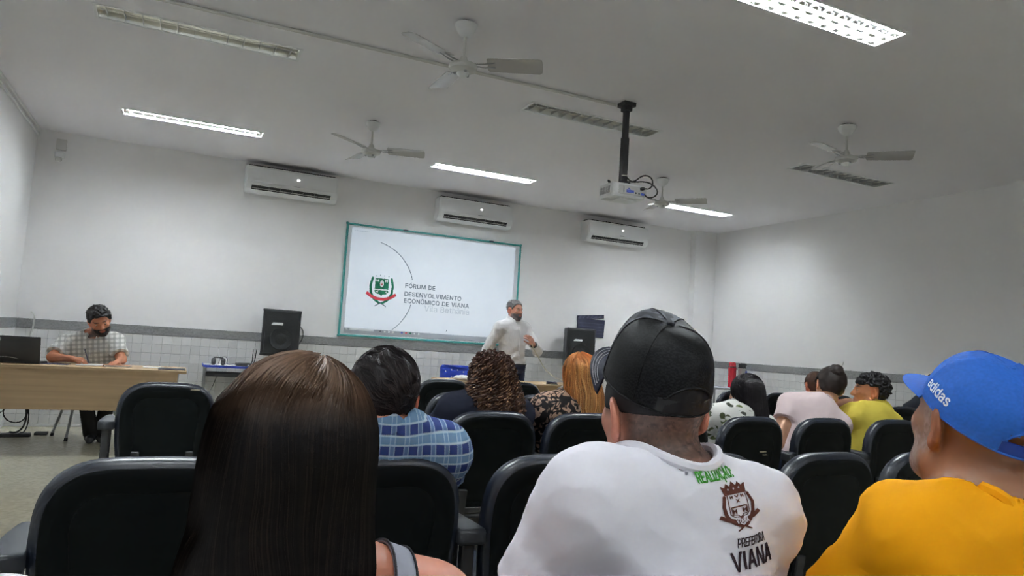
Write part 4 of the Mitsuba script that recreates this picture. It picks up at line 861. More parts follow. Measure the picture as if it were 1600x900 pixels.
def solidify(m, t):
    m = m.copy(); n = m.vertex_normals; v2 = m.vertices - n * t; k = len(m.vertices); e = np.sort(m.edges, axis=1); u, inv, c = np.unique(e, axis=0, return_inverse=True, return_counts=True)
    b = m.edges[c[inv.ravel()] == 1]; side = np.vstack([np.stack([b[:, 1], b[:, 0], b[:, 0] + k], 1), np.stack([b[:, 1], b[:, 0] + k, b[:, 1] + k], 1)])
    return trimesh.Trimesh(np.vstack([m.vertices, v2]), np.vstack([m.faces, m.faces[:, ::-1] + k, side]), process=False)
def gridmesh(P, wrap=False, keep=None):
    a, b = P.shape[:2]; I = np.arange(a * b).reshape(a, b); J = np.roll(I, -1, 1)
    q = np.stack([I[:-1], J[:-1], J[1:], I[1:]], -1)
    if not wrap: q = q[:, :-1]
    if keep is not None: q = q[keep if wrap else keep]
    q = q.reshape(-1, 4); m = trimesh.Trimesh(P.reshape(-1, 3), np.vstack([q[:, [0, 1, 2]], q[:, [0, 2, 3]]]), process=False); m.remove_unreferenced_vertices(); return m

scene['m_skin'] = {'type': 'twosided', 'bsdf': {'type': 'principled', 'base_color': VC, 'roughness': .45, 'specular': .4}}
scene['m_hair'] = {'type': 'twosided', 'bsdf': {'type': 'principled', 'base_color': VC, 'roughness': .5, 'specular': .22}}
mat('m_hair_black', (.008, .007, .008), .6, .2); mat('m_eye', (.55, .52, .48), .2); mat('m_iris', (.02, .012, .008), .2)
mat('m_jeans', (.012, .018, .042), .7, .2); mat('m_trousers_black', (.01, .01, .011), .7, .2)
SK_M, SK_L, SK_D = S(176, 122, 96), S(205, 150, 125), S(120, 78, 56)
def Aud(*a, **k): return Human('person', *a, group='people seated in the audience', **k)
def sstep(a, b, x): t = np.clip((x - a) / (b - a), 0, 1); return t * t * (3 - 2 * t)
def hairline(front=.062, back=-.06, y0=-.005, y1=.078, ear=True):
    def f(q):
        z = back + (front - back) * sstep(y0, y1, q[:, 1]) - .012 * sstep(.035, .062, np.abs(q[:, 0])) * sstep(.02, .06, q[:, 1])
        if ear: k = sstep(.052, .066, np.abs(q[:, 0])) * sstep(-.048, -.036, q[:, 1]) * sstep(.030, .018, q[:, 1]); z = np.maximum(z, z + (.031 - z) * k)
        return z - q[:, 2]
    return f
def noisecol(c, amp=.25, f=40, seed=0): return lambda v: np.tile(V(*c), (len(v), 1)) * (1 - amp + 2 * amp * meshkit.fbm(v * f, 3, seed)[:, None])

class Cap:
    """cap on the head of human s: dome of six panels, brim, rear opening with strap; coordinates of the cap: x right, y front, z up from the rim"""
    def __init__(c, s, label, m_front, m_rear, m_brim, m_strap, off=(0, -.008, .035), pitch=-12, roll=0, rx=.084, ry=.104, H=.115, peak=.10, L=.072, opening=36, arch=.42, droop=.03, pw=.62, bdown=.14):
        c.s, c.R, c.o = s, rotm(0, pitch, roll), V(*off); c.rx, c.ry, c.H, c.peak, c.pw = rx, ry, H, peak, pw
        c.key = uniq(f'{s.key}__cap'); labels[c.key] = {'label': label}
        A = np.radians(np.arange(-90, 270, 4)); Tt = np.linspace(0, 1, 25); AA, TT = np.meshgrid(A, Tt)
        P = c.at(AA, TT); az = (np.degrees(AA) + 180) % 360 - 180
        cen = lambda x: (x[:-1] + np.roll(x, -1, 1)[:-1]) / 2
        a0 = np.degrees(A)[None, :] + 2; a0 = np.where(a0 > 180, a0 - 360, a0); a0 = np.broadcast_to(a0, (24, 90)); tm = ((Tt[:-1] + Tt[1:]) / 2)[:, None]
        da = np.abs(a0 + 90); hole = (da < opening) & (tm < arch * np.sqrt(np.maximum(1 - (da / opening) ** 2, 0)))
        front = (a0 > 28) & (a0 < 152)
        def part(nm, keep, m, par=c.key):
            g = gridmesh(P.transpose(0, 1, 2), True, keep); g = solidify(g, -.0022) if g.volume < 0 else solidify(g, .0022); return put(nm, g, m, par, 45)
        fm = part('front_panel', front & ~hole, m_front); c.fm = fm
        part('rear_panel', ~front & ~hole, m_rear)
        for a in (28, 90, 152, -150, -30):
            tt = np.linspace(.02 if a != -90 else arch + .04, .97, 20); put('seam', sweep(c.at(np.radians(np.full(20, a)), tt, .0006), .0011, 5), m_rear, c.key)
        put('button', move(lathe([(0, -.004), (.007, -.002), (.0075, .001), (.005, .004), (0, .005)], 16), c.at(np.array([0.]), np.array([1.]))[0]), m_front, c.key)
        av = np.radians(np.linspace(-90 - opening - 4, -90 + opening + 4, 24)); g = np.stack([c.at(av, np.full(24, t_), .001) for t_ in (.0, .05, .10, .13)]); put('strap', solidify(gridmesh(g), .003), m_strap, c.key, 45)
        av = np.radians(np.linspace(0, 360, 91)); put('hem', sweep(c.at(av, np.full(91, .005), .0008), .002, 6, cap=False), m_rear, c.key)
        e = [c.at(np.radians(-90 + opening * math.sin(x)) * np.ones(1), np.array([max(.13, arch * math.cos(x))]), .001)[0] for x in np.linspace(-1.35, 1.35, 28)]; put('opening_trim', sweep(np.array(e), .0022, 6), m_rear, c.key)
        U, Vv = np.meshgrid(np.linspace(-1, 1, 41), np.linspace(0, 1, 12)); c.bL, c.dr, c.bd = L, droop, bdown
        c.brimk = put('brim', solidify(gridmesh(c.brim(U, Vv)), .0035), m_brim, c.key, 45)
    def at(c, az, t, out=0.):
        e = t * np.pi / 2; r = np.cos(e) ** c.pw; z = c.H * np.sin(e) ** .95 * (1 + c.peak * np.maximum(np.sin(az), 0) * np.sin(2 * e))
        q = np.stack([(c.rx + out) * r * np.cos(az), (c.ry + out) * r * np.sin(az), z + out * t], -1)
        return c.s.head + ((q @ c.R.T + c.o) * c.s.hs) @ c.s.HR.T
    def brim(c, U, Vv, up=0.):
        az = np.pi / 2 - U * np.radians(64); x = c.rx * np.cos(az) * (1 + .05 * Vv); y = c.ry * np.sin(az) + Vv * c.bL * (1 - .62 * U ** 2 - .3 * np.abs(U) ** 6)
        z = .004 - c.bd * c.bL * Vv - c.dr * U ** 2 * (.2 + .8 * Vv) + up
        return c.s.head + ((np.stack([x, y, z], -1) @ c.R.T + c.o) * c.s.hs) @ c.s.HR.T
    def text(c, txt, h, az0, t0, m, slope=0., name='lettering', bold=True):
        g = meshkit.text_mesh(txt, h, .0012, bold).subdivide_to_size(.006); v = g.vertices; r = (c.rx + c.ry) / 2; x, y = v[:, 0], v[:, 1] + slope * v[:, 0]
        g.vertices = c.at(np.radians(az0) + x / r, t0 + y / (c.H * 1.35), .0012 + v[:, 2]); return put(name, g, m, c.key, False)

def decal(s, g, O, m, name, parent, right, up, off=.0012, **kw):
    """print laid on the shirt: flat artwork pushed along the torso's forward axis onto the cloth"""
    g = g.subdivide_to_size(.007); v = g.vertices; p = O + v[:, :1] * right + v[:, 1:2] * up; d = s.fw - up * (s.fw @ up); d = nrm(d); q = p - d * .22
    for _ in range(60): q = q + np.clip(s.shirt_f(q.astype(F32)), -.02, .02)[:, None] * d * .8
    g.vertices = q - d * (off + v[:, 2:3]); return put(name, g, m, parent, False, **kw)

# --- man in the white shirt and black cap (front row, right of the middle)
mat('m_shirt_white', (.78, .77, .83), .75, .2); mat('m_ink_brown', (.075, .028, .022), kind='d'); mat('m_ink_dark', (.03, .02, .024), kind='d'); mat('m_ink_green', (.045, .21, .03), kind='d')
def _mesh(p, n, uv): return mi.Color3f(.0035, .0037, .0043) * (.5 + 1.3 * smoothstep(.35, .7, noise(p.x * 420, p.y * 420, p.z * 420)))
mat('m_cap_mesh', proc(_mesh), .55, .16)
mat('m_cap_front', proc(lambda p, n, uv: mix((.008, .009, .013), (.04, .043, .055), smoothstep(.5, .6, noise(p.x * 95, p.y * 95, p.z * 38)))), .6, .3); mat('m_cap_brim', (.006, .007, .016), .6, .15); mat('m_stitch', (.34, .33, .34), .7)
def fade(c, q, v):     # shaved neck: stubble between cap and neck
    k = sstep(.0, -.035, q[:, 1]) * sstep(-.088, -.062, q[:, 2]) * (np.abs(q).max(1) < .16) * (np.abs(q[:, 0]) < .0785); k = np.maximum(k, sstep(-.02, .01, q[:, 2]) * (np.abs(q[:, 0]) < .077) * (np.abs(q).max(1) < .16) * (q[:, 1] < .05))
    g = meshkit.noise(v * 400, 3); k = k * (.72 + .28 * g); return c * (1 - k[:, None]) + k[:, None] * V(.022, .016, .014)
w = Aud('man in a white printed shirt and black mesh cap, seen from behind', (.75, .93), 3, (.765, 1.03, 1.083), (4, 0, -3), S(168, 116, 96), hs=1.03, bulk=1.0, neck_r=.064,
          wj=dict(nb=(.785, .985, .936)), sh=.160, shz=-.010, pel=(0, 0, .53), el_r=(.205, .15, .70), el_l=(-.215, .15, .70), wr_r=(.14, .40, .64), wr_l=(-.14, .40, .64))
w.build(.0055, fade)
def wr(p):
    q = (p - w.nb) @ w.TR; f1 = np.sin((q[:, 2] * .9 + q[:, 0] * .75) * 52 + 2.2 * meshkit.noise(p * 7, 2)) * np.exp(-(((q - V(.10, -.10, -.045)) / .075) ** 2).sum(1))
    f2 = np.sin((q[:, 2] * .6 + np.abs(q[:, 0]) * 1.0) * 40 + 3 * meshkit.noise(p * 6, 4)) * sstep(.07, .17, np.abs(q[:, 0])) * sstep(-.08, -.2, q[:, 2])
    return .004 * f1 + .004 + .006 * f2
w.shirt('m_shirt_white', .006, t=.014, sleeve=.62, seed=2, folds=.012, neck=(.014, 0), nr=.006, extra=wr); w.crew('m_shirt_white', .009)
w.finish()
w.hairshell('m_hair_black', lambda q: np.maximum(-.035 - q[:, 2], .0 - q[:, 2] + .5 * (q[:, 1] > .05)), t=.003, rough=.001, h=.006)
cp = Cap(w, 'black mesh cap with a grey patterned front', 'm_cap_front', 'm_cap_mesh', 'm_cap_brim', 'm_black', off=(0, -.006, .041), pitch=23, H=.114, peak=.16, rx=.085, ry=.104, L=.070, opening=33, arch=.26, droop=.034)
for q in range(3): put('stitch_line', sweep(cp.brim(np.linspace(-.95, .95, 40), np.full(40, .50 + .16 * q), .0006), .0006, 5), 'm_stitch', cp.brimk)
_c, _s = math.cos(math.radians(11)), math.sin(math.radians(11)); RT, UP = nrm(w.rt * _c + w.up * _s), nrm(w.up * _c - w.rt * _s)
O = V(.828, .92, .936); A = 1.0
def art(g, dx, dy, m, nm, par): return decal(w, g.copy().apply_translation([dx, dy, 0]), O, m, nm, par, RT, UP)
ck = f'{w.key}__shirt__print'
g = text_run('VIANA', .027, .100, True); art(g, -.036, -.083, 'm_ink_dark', 'print', f'{w.key}__shirt'); labels[f'{w.key}__shirt__print'] = {'label': 'dark lettering printed on the back'}
art(text_run('PREFEITURA', .014, .068), -.020, -.050, 'm_ink_dark', 'print', f'{w.key}__shirt')
art(text_run('REALIZAÇÃO:', .017, .082, True), -.066, .052, 'm_ink_green', 'print', f'{w.key}__shirt')
sc_ = lambda p, k=.068: prism(sa.scale(p, k * 1.0, k * .66, origin=(0, 0)), .0004)
crown = sg.Polygon([(-.36, .46), (.36, .46), (.42, .74), (.30, .66), (.22, .80), (.11, .68), (0, .84), (-.11, .68), (-.22, .80), (-.30, .66), (-.42, .74)]).difference(shapely.unary_union([sg.Point(x, .62).buffer(.05) for x in (-.2, 0, .2)])).buffer(.015)
outl = sa.scale(shield, 1.15, 1.25, origin=(0, 0)).buffer(.0); outl = outl.difference(outl.buffer(-.022))
inner = shapely.unary_union([sg.box(-.24, .0, .24, .045), sg.LineString([(-.26, .02), (-.26, -.22), (-.10, -.24), (0, -.34), (.10, -.24), (.26, -.22), (.26, .02)]).buffer(.012), tower(-.17, -.12, .07), tower(.17, -.12, .07), tower(-.19, .36, .05), tower(.19, .36, .05), sg.LineString([(-.06, .40), (0, .34), (.06, .40)]).buffer(.015), sg.LineString([(-.05, .16), (.05, .26)]).buffer(.014), sg.LineString([(.05, .16), (-.05, .26)]).buffer(.014), sg.Point(0, -.34).buffer(.05)])
for p_ in (crown, outl, inner, laurel(-1), laurel(1), ribbon, stems): art(sc_(p_), .0, .008, 'm_ink_brown', 'print', f'{w.key}__shirt')
rt_ = text_run('VIANA', .0065, .030, True); decal(w, rt_.apply_translation([-.015, -.0150, .0006]), O, 'm_shirt_white', 'print', f'{w.key}__shirt', RT, UP)
def longhair(s, fq, cfun, cnt=3000, flow=None, h=.007, rough=.004, rf=(60, 60, 9), crown=(0, -.02, .12), keep=None, hm='m_hair', label=None, **kw):
    """hair volume fq (head frame) with grooves, and loose strands laid over it"""
    def f0(pw): return (fq(s.HL(pw)) * s.hs).astype(F32)
    def f(pw):
        d = f0(pw); b = np.abs(d) < .05
        if b.any(): d[b] -= ((meshkit.fbm(s.HL(pw[b]) * V(*rf), 2, 3) - .5) * 2 * rough).astype(F32)
        return d
    lo = kw.pop('lo', s.head - V(.2, .2, .5)); hi = kw.pop('hi', s.head + V(.2, .2, .18)); m = surface(f, lo, hi, h)
    k = put('hair', m, hm, s.key, True, color=cfun(m.vertices, None, None), label=label)
    C = s.HW(V(*crown)); fl = flow or (lambda p: nrm_rows((p - C) * V(1, 1, .0)) * np.clip(1.2 - 9 * np.maximum(C[2] - p[:, 2], 0), .0, 1.2)[:, None] + V(0, 0, -1.) * np.clip((C[2] - p[:, 2]) * 9 + .15, .1, 1)[:, None])
    r = sample_on(m, cnt, keep or (lambda p: p[:, 2] > s.head[2] - .02), 11)
    sm, si, st = strands(f0, r, fl, **kw); put('strands', sm, hm, k, False, kind='stuff', color=cfun(sm.vertices, si, st)); return k
def nrm_rows(a): return a / (np.linalg.norm(a, axis=1, keepdims=True) + 1e-9)
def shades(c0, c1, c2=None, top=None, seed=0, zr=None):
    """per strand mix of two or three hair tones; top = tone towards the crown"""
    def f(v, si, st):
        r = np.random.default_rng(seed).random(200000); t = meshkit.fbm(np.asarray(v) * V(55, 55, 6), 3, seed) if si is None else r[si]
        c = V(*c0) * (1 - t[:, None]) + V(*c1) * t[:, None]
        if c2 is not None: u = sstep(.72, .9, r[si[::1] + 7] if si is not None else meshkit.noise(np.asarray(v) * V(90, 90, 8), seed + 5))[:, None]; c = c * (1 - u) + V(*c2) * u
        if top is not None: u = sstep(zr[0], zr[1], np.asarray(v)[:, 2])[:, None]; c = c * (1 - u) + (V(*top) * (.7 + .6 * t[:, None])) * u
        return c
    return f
def cloth(c, rough=.8): return mat(f'm_cloth_{len(scene)}', c, rough, .2)
def lf(s, fn):      # cloth pattern in the wearer's own torso frame
    o, R = s.nb, s.TR
    def g(p, n, uv):
        x, y, z = p.x - float(o[0]), p.y - float(o[1]), p.z - float(o[2])
        q = [float(R[0, i]) * x + float(R[1, i]) * y + float(R[2, i]) * z for i in range(3)]; return fn(*q)
    return proc(g)
def band(x, per, a, b):      # 1 inside the part a..b of every period
    t = x / per - dr.floor(x / per); return smoothstep(a - .03, a + .03, t) * (1 - smoothstep(b - .03, b + .03, t))

# --- long haired woman, nearest the camera
w = Aud('woman with long straight dark brown hair and bare shoulder, nearest the camera', (.15, .90), -4, (.140, .92, 1.022), (-4, 0, 0), S(176, 112, 88), bulk=.88, neck_r=.046,
          wj=dict(nb=(.145, .90, .865)), sh=.190, shz=-.045, shl=-.035, el_r=(.25, .10, .64), el_l=(-.24, .10, .62))
w.build(.0055)
w.shirt(cloth(S(44, 42, 46)), .008, t=.010, sleeve=0, neck=(.06, .02), folds=.004, name='dress', topcut=-.09)
st = [w.nb + w.rt * x + w.fw * y + w.up * z for x, y, z in ((.112, -.13, -.10), (.122, -.085, -.02), (.128, -.03, .020), (.130, .03, .018), (.127, .09, -.03), (.12, .12, -.10))]
bf = w.body_fn(); P = spline(st, 60)
for _ in range(12): d = bf(P.astype(F32)); P = P - grad(bf, P) * (d - .004)[:, None]
side = nrm_rows(np.cross(np.gradient(P, axis=0), grad(bf, P))); GN = grad(bf, P)
put('strap', solidify(gridmesh(np.stack([P + side * a + GN * (.0015 - 40 * a * a * .02) for a in np.linspace(-.016, .016, 7)], 1)), .003), cloth(S(120, 122, 132), .6), w.key, True)
for a in (-.0155, .0155): put('strap_edge', sweep(P + side * a + GN * .0025, .0016, 5), cloth(S(30, 30, 34)), w.key)
w.finish('m_trousers_black')
e1, e2, e3, e4, e5 = ell((-.006, -.045, -.09), (.088, .068, .19)), ell((-.008, -.058, -.30), (.112, .052, .29)), ell((-.070, .012, -.13), (.034, .050, .19)), ell((.066, .012, -.09), (.034, .050, .15)), ell((0, .11, -.03), (.058, .07, .13))
top = ell((.004, -.014, .036), (.080, .106, .086)); e6 = ell((-.098, -.055, -.32), (.030, .04, .20))
fq = lambda q: smax(smin(smin(smin(smin(smin(top(q), Human.cran(q) - .007, .03), e1(q), .05), e2(q), .06), smin(e3(q), e4(q), .01), .03), e6(q), .05), -e5(q), .02)
HC = shades(S(5, 4, 4), S(12, 9, 8), S(24, 17, 13), top=S(98, 76, 62), seed=3, zr=(1.07, 1.165))  # crown tone puts the gleam of light from above into the hair colour
scene['m_hair_dark'] = {'type': 'twosided', 'bsdf': {'type': 'principled', 'base_color': VC, 'roughness': .42, 'specular': .10}}
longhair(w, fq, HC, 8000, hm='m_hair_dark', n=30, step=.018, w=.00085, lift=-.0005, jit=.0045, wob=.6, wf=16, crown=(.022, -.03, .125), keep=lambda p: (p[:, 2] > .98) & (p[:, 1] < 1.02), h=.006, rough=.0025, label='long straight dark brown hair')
k = put('earring', move(trimesh.creation.icosphere(2, .0035), w.HW(V(.084, -.045, .010))), 'm_steel', w.key, True)

# --- man in blue plaid shirt
w = Aud('man with short black hair in a blue plaid shirt, behind the first row of chairs', (.56, 2.10), 4, (.545, 2.0, 1.014), (4, -2, 2), S(178, 112, 84), hs=1.08, neck_r=.062, wj=dict(nb=(.565, 1.975, .895)), sh=.172, shz=-.035, bulk=1.0)
w.build(.008)
def pl(x, y, z):
    c = mi.Color3f(.016, .030, .125); hb, vb = band(z + .1 * y, .052, .42, .86), band(x, .040, .55, .85)
    c = mix(c, (.12, .23, .34), .75 * hb); c = mix(c, (.13, .22, .34), .45 * vb)
    wl = dr.maximum(band(z + .1 * y, .052, .37, .46), band(z + .1 * y, .052, .82, .91)); vl = dr.maximum(band(x, .040, .50, .58), band(x, .040, .82, .90))
    return mix(mix(c, (.40, .48, .54), .8 * wl), (.34, .42, .50), .55 * vl)
m = mat('m_plaid_blue', lf(w, pl), .8, .2)
w.shirt(m, .0075, t=.014, sleeve=.7, folds=.013, neck=(.006, 0), seed=8, nr=.006); w.collar(m, gap=.4)
hl = hairline(.06, -.056, .0, .078)
w.hairshell('m_hair', hl, t=.011, color=noisecol((.012, .010, .011), .4), h=.0065, rough=.003)
rr = lambda p: (w.HL(p)[:, 2] > -.03) & (hl(w.HL(p)) < -.03)
fs = lambda pw: (Human.cran(w.HL(pw)) - .010) * w.hs
hm = surface(lambda pw: smax(fs(pw), hl(w.HL(pw)).astype(F32), .006), w.head - .2, w.head + .2, .012)
sm, si, st = strands(fs.__call__ if False else (lambda p: fs(p).astype(F32)), sample_on(hm, 1800, rr, 2), lambda p: V(.4, -.5, -.5) + .0 * p, n=6, step=.007, lift=.0, jit=.006, w=.0011, wob=1.2, wf=40)
put('strands', sm, 'm_hair', f'{w.key}__hair', False, kind='stuff', color=shades((.006, .005, .006), (.035, .028, .028))(sm.vertices, si, st))
w.finish()

# --- man in the blue cap and yellow shirt
mat('m_shirt_yellow', (.78, .335, .003), .8, .2); mat('m_cap_blue', proc(lambda p, n, uv: mi.Color3f(.015, .078, .34) * (.9 + .2 * noise(p.x * 300, p.y * 300, p.z * 300))), .7, .25); mat('m_cap_dark', (.008, .03, .20), .6, .3); mat('m_cap_text', (.75, .77, .8), .6)
def beard(c, q, v):
    inh = np.abs(q).max(1) < .16
    k = sstep(-.015, -.045, q[:, 2]) * sstep(.02, .045, q[:, 1]) * (q[:, 2] > -.125) * inh; k = np.maximum(k, .8 * np.exp(-((q[:, 1] - .022) / .012) ** 2) * (q[:, 2] < .03) * (q[:, 2] > -.06) * (np.abs(q[:, 0]) > .05) * inh)
    g = meshkit.noise(v * 420, 3)[:, None]; k = (k * .55)[:, None]; return c * (1 - k) + k * (V(.06, .05, .045) * (1 - g) + V(.42, .38, .36) * g)
w = Aud('man in a blue cap and yellow shirt at the right, looking ahead', (1.28, .90), 6, (1.203, .745, 1.100), (18, 12, 3), S(118, 76, 50), hs=1.0, zs=1.16, bulk=1.12, neck_r=.070, wj=dict(nb=(1.225, .70, .965)), sh=.185, shz=-.030, pel=(0, 0, .53), el_r=(.28, -.02, .72), el_l=(-.235, -.02, .72))
w.build(.0055, beard)
w.shirt('m_shirt_yellow', .006, t=.014, sleeve=.62, folds=.013, neck=(.014, 0), seed=12, nr=.006); w.crew('m_shirt_yellow', .010)
w.finish()
cp = Cap(w, 'bright blue cap with white lettering', 'm_cap_blue', 'm_cap_blue', 'm_cap_blue', 'm_cap_dark', off=(0, -.010, .014), pitch=18, H=.096, peak=.02, rx=.086, ry=.108, L=.064, opening=34, arch=.30, droop=-.020, bdown=.46)
cp.text('adidas', .0145, 151, .13, 'm_cap_text', slope=.0)
put('buckle', cbox(-.008, .008, -.004, .004, -.009, .009, .002).apply_transform(np.vstack([np.hstack([np.eye(3), cp.at(np.radians([-62.]), np.array([.07]), .004).T]), [0, 0, 0, 1]])), 'm_cap_blue', cp.key, False)
import sys
if DEBUG: print('cap clearance', w.headf(np.vstack([cp.at(np.radians(np.arange(0, 360, 10.)), np.full(36, t)) for t in np.linspace(.1, 1, 12)]).astype(F32)).min())
# --- curly haired woman
w = Aud('woman with long curly brown hair and a dark navy cardigan', (1.42, 3.36), 6, (1.441, 3.3, 1.012), (8, 0, 0), S(190, 140, 115), bulk=.98, neck_r=.048, wj=dict(nb=(1.43, 3.28, .885)), sh=.172, shz=-.045, el_l=(-.26, .05, .68), el_r=(.205, .10, .70))
w.build(.009)
def cg(x, y, z):
    s_ = band(x * .8 + z * 1.0, .030, .35, .7); return mix((.010, .012, .022), mix((.012, .011, .012), (.42, .29, .20), s_), smoothstep(-.075, -.068, x) * (1 - smoothstep(.10, .11, x)))
w.shirt(mat('m_cardigan', lf(w, cg), .85, .15), .009, sleeve=1, fore=.9, folds=.007, neck=(.012, .01), seed=5); w.finish('m_trousers_black')
a1, a2, a3, a4 = ell((0, -.02, .035), (.098, .115, .098)), ell((.008, -.045, -.08), (.124, .085, .14)), ell((.040, -.065, -.17), (.118, .07, .13)), ell((0, .115, -.03), (.06, .07, .12))
fq = lambda q: smax(smin(smin(a1(q), a2(q), .04), a3(q), .05), -a4(q), .02)
HC = shades(S(38, 26, 22), S(74, 52, 42), S(128, 96, 74), top=S(66, 44, 38), seed=6, zr=(1.04, 1.12))
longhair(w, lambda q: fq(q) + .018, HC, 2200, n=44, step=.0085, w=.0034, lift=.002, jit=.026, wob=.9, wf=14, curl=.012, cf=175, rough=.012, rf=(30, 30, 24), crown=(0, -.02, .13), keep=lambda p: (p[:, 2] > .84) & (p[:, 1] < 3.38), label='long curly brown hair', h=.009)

# --- blonde woman in black lace
w = Aud('woman with reddish blonde straight hair and a black lace top', (1.93, 3.36), 6, (1.957, 3.3, 1.03), (10, 0, 0), S(205, 160, 135), bulk=.98, neck_r=.048, wj=dict(nb=(1.94, 3.28, .90)), sh=.175, shz=-.045, el_l=(-.21, .06, .68))
w.build(.009)
def lace(x, y, z):
    d1, d2, r = voronoi(x * 26 + 3 * noise(x * 20, z * 20, y * 20), z * 15 + y * 14); n_ = noise(x * 70, y * 70, z * 55)
    return mix((.010, .009, .010), (.46, .31, .235), smoothstep(.14, .24, d2 - d1) * smoothstep(.3, .5, n_) * smoothstep(.35, .45, noise(x * 13 + 5, y * 9, z * 9)))
w.shirt(mat('m_lace', lf(w, lace), .85, .2), .009, sleeve=1, fore=.6, folds=.006, neck=(.012, .01), seed=6); w.finish('m_trousers_black')
b1, b2, b3, b4 = ell((0, -.015, .035), (.086, .105, .096)), ell((.0, -.05, -.08), (.092, .066, .15)), ell((.015, -.065, -.16), (.105, .05, .14)), ell((0, .11, -.03), (.058, .07, .12))
fq = lambda q: smax(smin(smin(b1(q), b2(q), .05), b3(q), .05), -b4(q), .02)
HC = shades(S(118, 72, 40), S(206, 142, 80), S(240, 190, 124), top=S(190, 124, 72), seed=8, zr=(1.08, 1.16))
longhair(w, fq, HC, 2200, n=22, step=.016, w=.0016, lift=.001, jit=.007, wob=.8, wf=13, rough=.007, rf=(36, 36, 7), crown=(-.01, .0, .13), keep=lambda p: (p[:, 2] > .93) & (p[:, 1] < 3.38), label='reddish blonde hair', h=.009)

# --- woman with straight black hair and floral blouse
w = Aud('woman with straight black hair and a white leaf print blouse', (3.10, 3.42), 10, (3.17, 3.36, .965), (6, -4, 2), S(196, 148, 118), bulk=.98, neck_r=.048, wj=dict(nb=(3.13, 3.34, .85)), sh=.175, shz=-.05)
w.build(.009)
def leafy(x, y, z):
    d1, d2, r = voronoi(x * 17, z * 13 + y * 9); k = smoothstep(.34, .26, d1) * smoothstep(.45, .55, noise(x * 40, y * 30, z * 60)); return mix((.70, .70, .66), mix((.10, .13, .035), (.03, .03, .03), r), k)
w.shirt(mat('m_floral', lf(w, leafy), .85, .2), .009, sleeve=.8, folds=.008, neck=(.012, .01), seed=7); w.finish()
b1, b2, b4 = ell((0, -.015, .035), (.085, .105, .096)), ell((.0, -.055, -.06), (.093, .066, .165)), ell((0, .11, -.03), (.058, .07, .12)); b3 = ell((.03, -.075, -.13), (.075, .045, .125))
fq = lambda q: smax(smin(smin(b1(q), b2(q), .05), b3(q), .04), -b4(q), .02)
longhair(w, fq, shades(S(10, 9, 11), S(26, 23, 26), S(40, 36, 40), seed=9), 2000, n=20, step=.015, w=.0014, lift=.0005, jit=.003, wob=.25, wf=13, rough=.003, crown=(0, .01, .13), keep=lambda p: (p[:, 2] > .90) & (p[:, 1] < 3.44), label='straight black hair', h=.009)

# --- woman in pale pink, hair pinned up, leaning to the left
w = Aud('woman in a pale pink top with dark hair pinned up, leaning to her left', (3.64, 3.42), 18, (4.015, 3.47, 1.04), (30, -12, 14), S(196, 148, 120), bulk=1.04, neck_r=.05, wj=dict(nb=(3.86, 3.42, .905), el_l=(3.50, 3.42, .66)), sh=.175, shz=-.04, shl=-.05, tilt=.03)
w.build(.009)
w.shirt(mat('m_pink', (.80, .66, .66), .85, .2), .009, sleeve=.36, folds=.008, neck=(.012, .01), seed=9); w.crew('m_pink', .005); w.finish()
hk = hairline(.062, -.055, -.02, .078)
w.hairshell('m_hair', hk, t=.020, color=noisecol((.014, .010, .009), .4), h=.008, rough=.005, f=45)
bun = lambda pw: np.minimum(ell((-.005, -.088, .085), (.050, .05, .045))(w.HL(pw)), ell((.0, -.070, .108), (.040, .040, .034))(w.HL(pw))) * w.hs - ((meshkit.fbm(w.HL(pw) * 55, 2) - .5) * .014).astype(F32)
m = surface(bun, w.head - .25, w.head + .25, .007); b = put('bun', m, 'm_hair', f'{w.key}__hair', True, color=noisecol((.014, .010, .009), .4)(m.vertices))
put('hair_clip', sweep(spline([w.HW(V(*q)) for q in ((.02, -.06, .13), (.03, -.075, .15), (.025, -.09, .165))], 12), .003, 6), 'm_steel', w.key)

# --- boy with curly black hair
w = Aud('boy with curly black hair in a yellow t-shirt, face in profile', (4.28, 3.44), 6, (4.352, 3.42, 1.020), (-46, 2, 2), S(186, 124, 84), hs=1.03, bulk=1.02, neck_r=.052, wj=dict(nb=(4.375, 3.40, .885)), sh=.170, shz=-.045, shl=-.03, tilt=.0)
w.build(.006)
w.shirt(mat('m_yellow_pale', (.90, .74, .12), .85, .2), .008, sleeve=.65, folds=.009, neck=(.012, .01), seed=10); w.crew('m_yellow_pale', .006); w.finish()
hb = hairline(.050, -.058, -.035, .035)
w.hairshell('m_hair', lambda q: np.maximum(hb(q), -.12 + 0 * q[:, 0]), t=.012, color=noisecol((.010, .009, .010), .4), h=.0055, rough=.008, f=80, lump=.030, lf=62)

# --- child in red, person behind the blue cap, person in teal
w = Aud('child with short brown hair in red, pointing at the boy', (5.10, 4.55), 6, (5.03, 4.5, .998), (30, -6, 0), S(205, 150, 120), hs=.96, bulk=.85, neck_r=.046, wj=dict(nb=(5.04, 4.48, .87), el_r=(5.06, 4.36, .84), wr_r=(5.20, 4.32, .885)), sh=.14, shz=-.04, handkw={'r': dict(d=(1, -.1, .18), nrm_=(0, .3, -1), point=0, curl=(62, 70, 45))})
w.build(.007); w.shirt(mat('m_red_cloth', (.45, .012, .03), .85, .2), .009, sleeve=.7, neck=(.012, .01), folds=.006); w.finish()
w.hairshell('m_hair', hairline(.06, -.06), t=.012, color=noisecol(S(70, 48, 38), .4), h=.008, rough=.005)
w = Aud('person with short black hair, mostly hidden behind the blue cap', (6.60, 4.56), 6, (6.64, 4.5, 1.055), (-20, 0, 0), S(170, 120, 92), wj=dict(nb=(6.62, 4.48, .92)), sh=.17, shz=-.04)
w.build(.009); w.shirt(cloth(S(40, 44, 52)), .010, sleeve=.6, neck=(.012, .01)); w.finish()
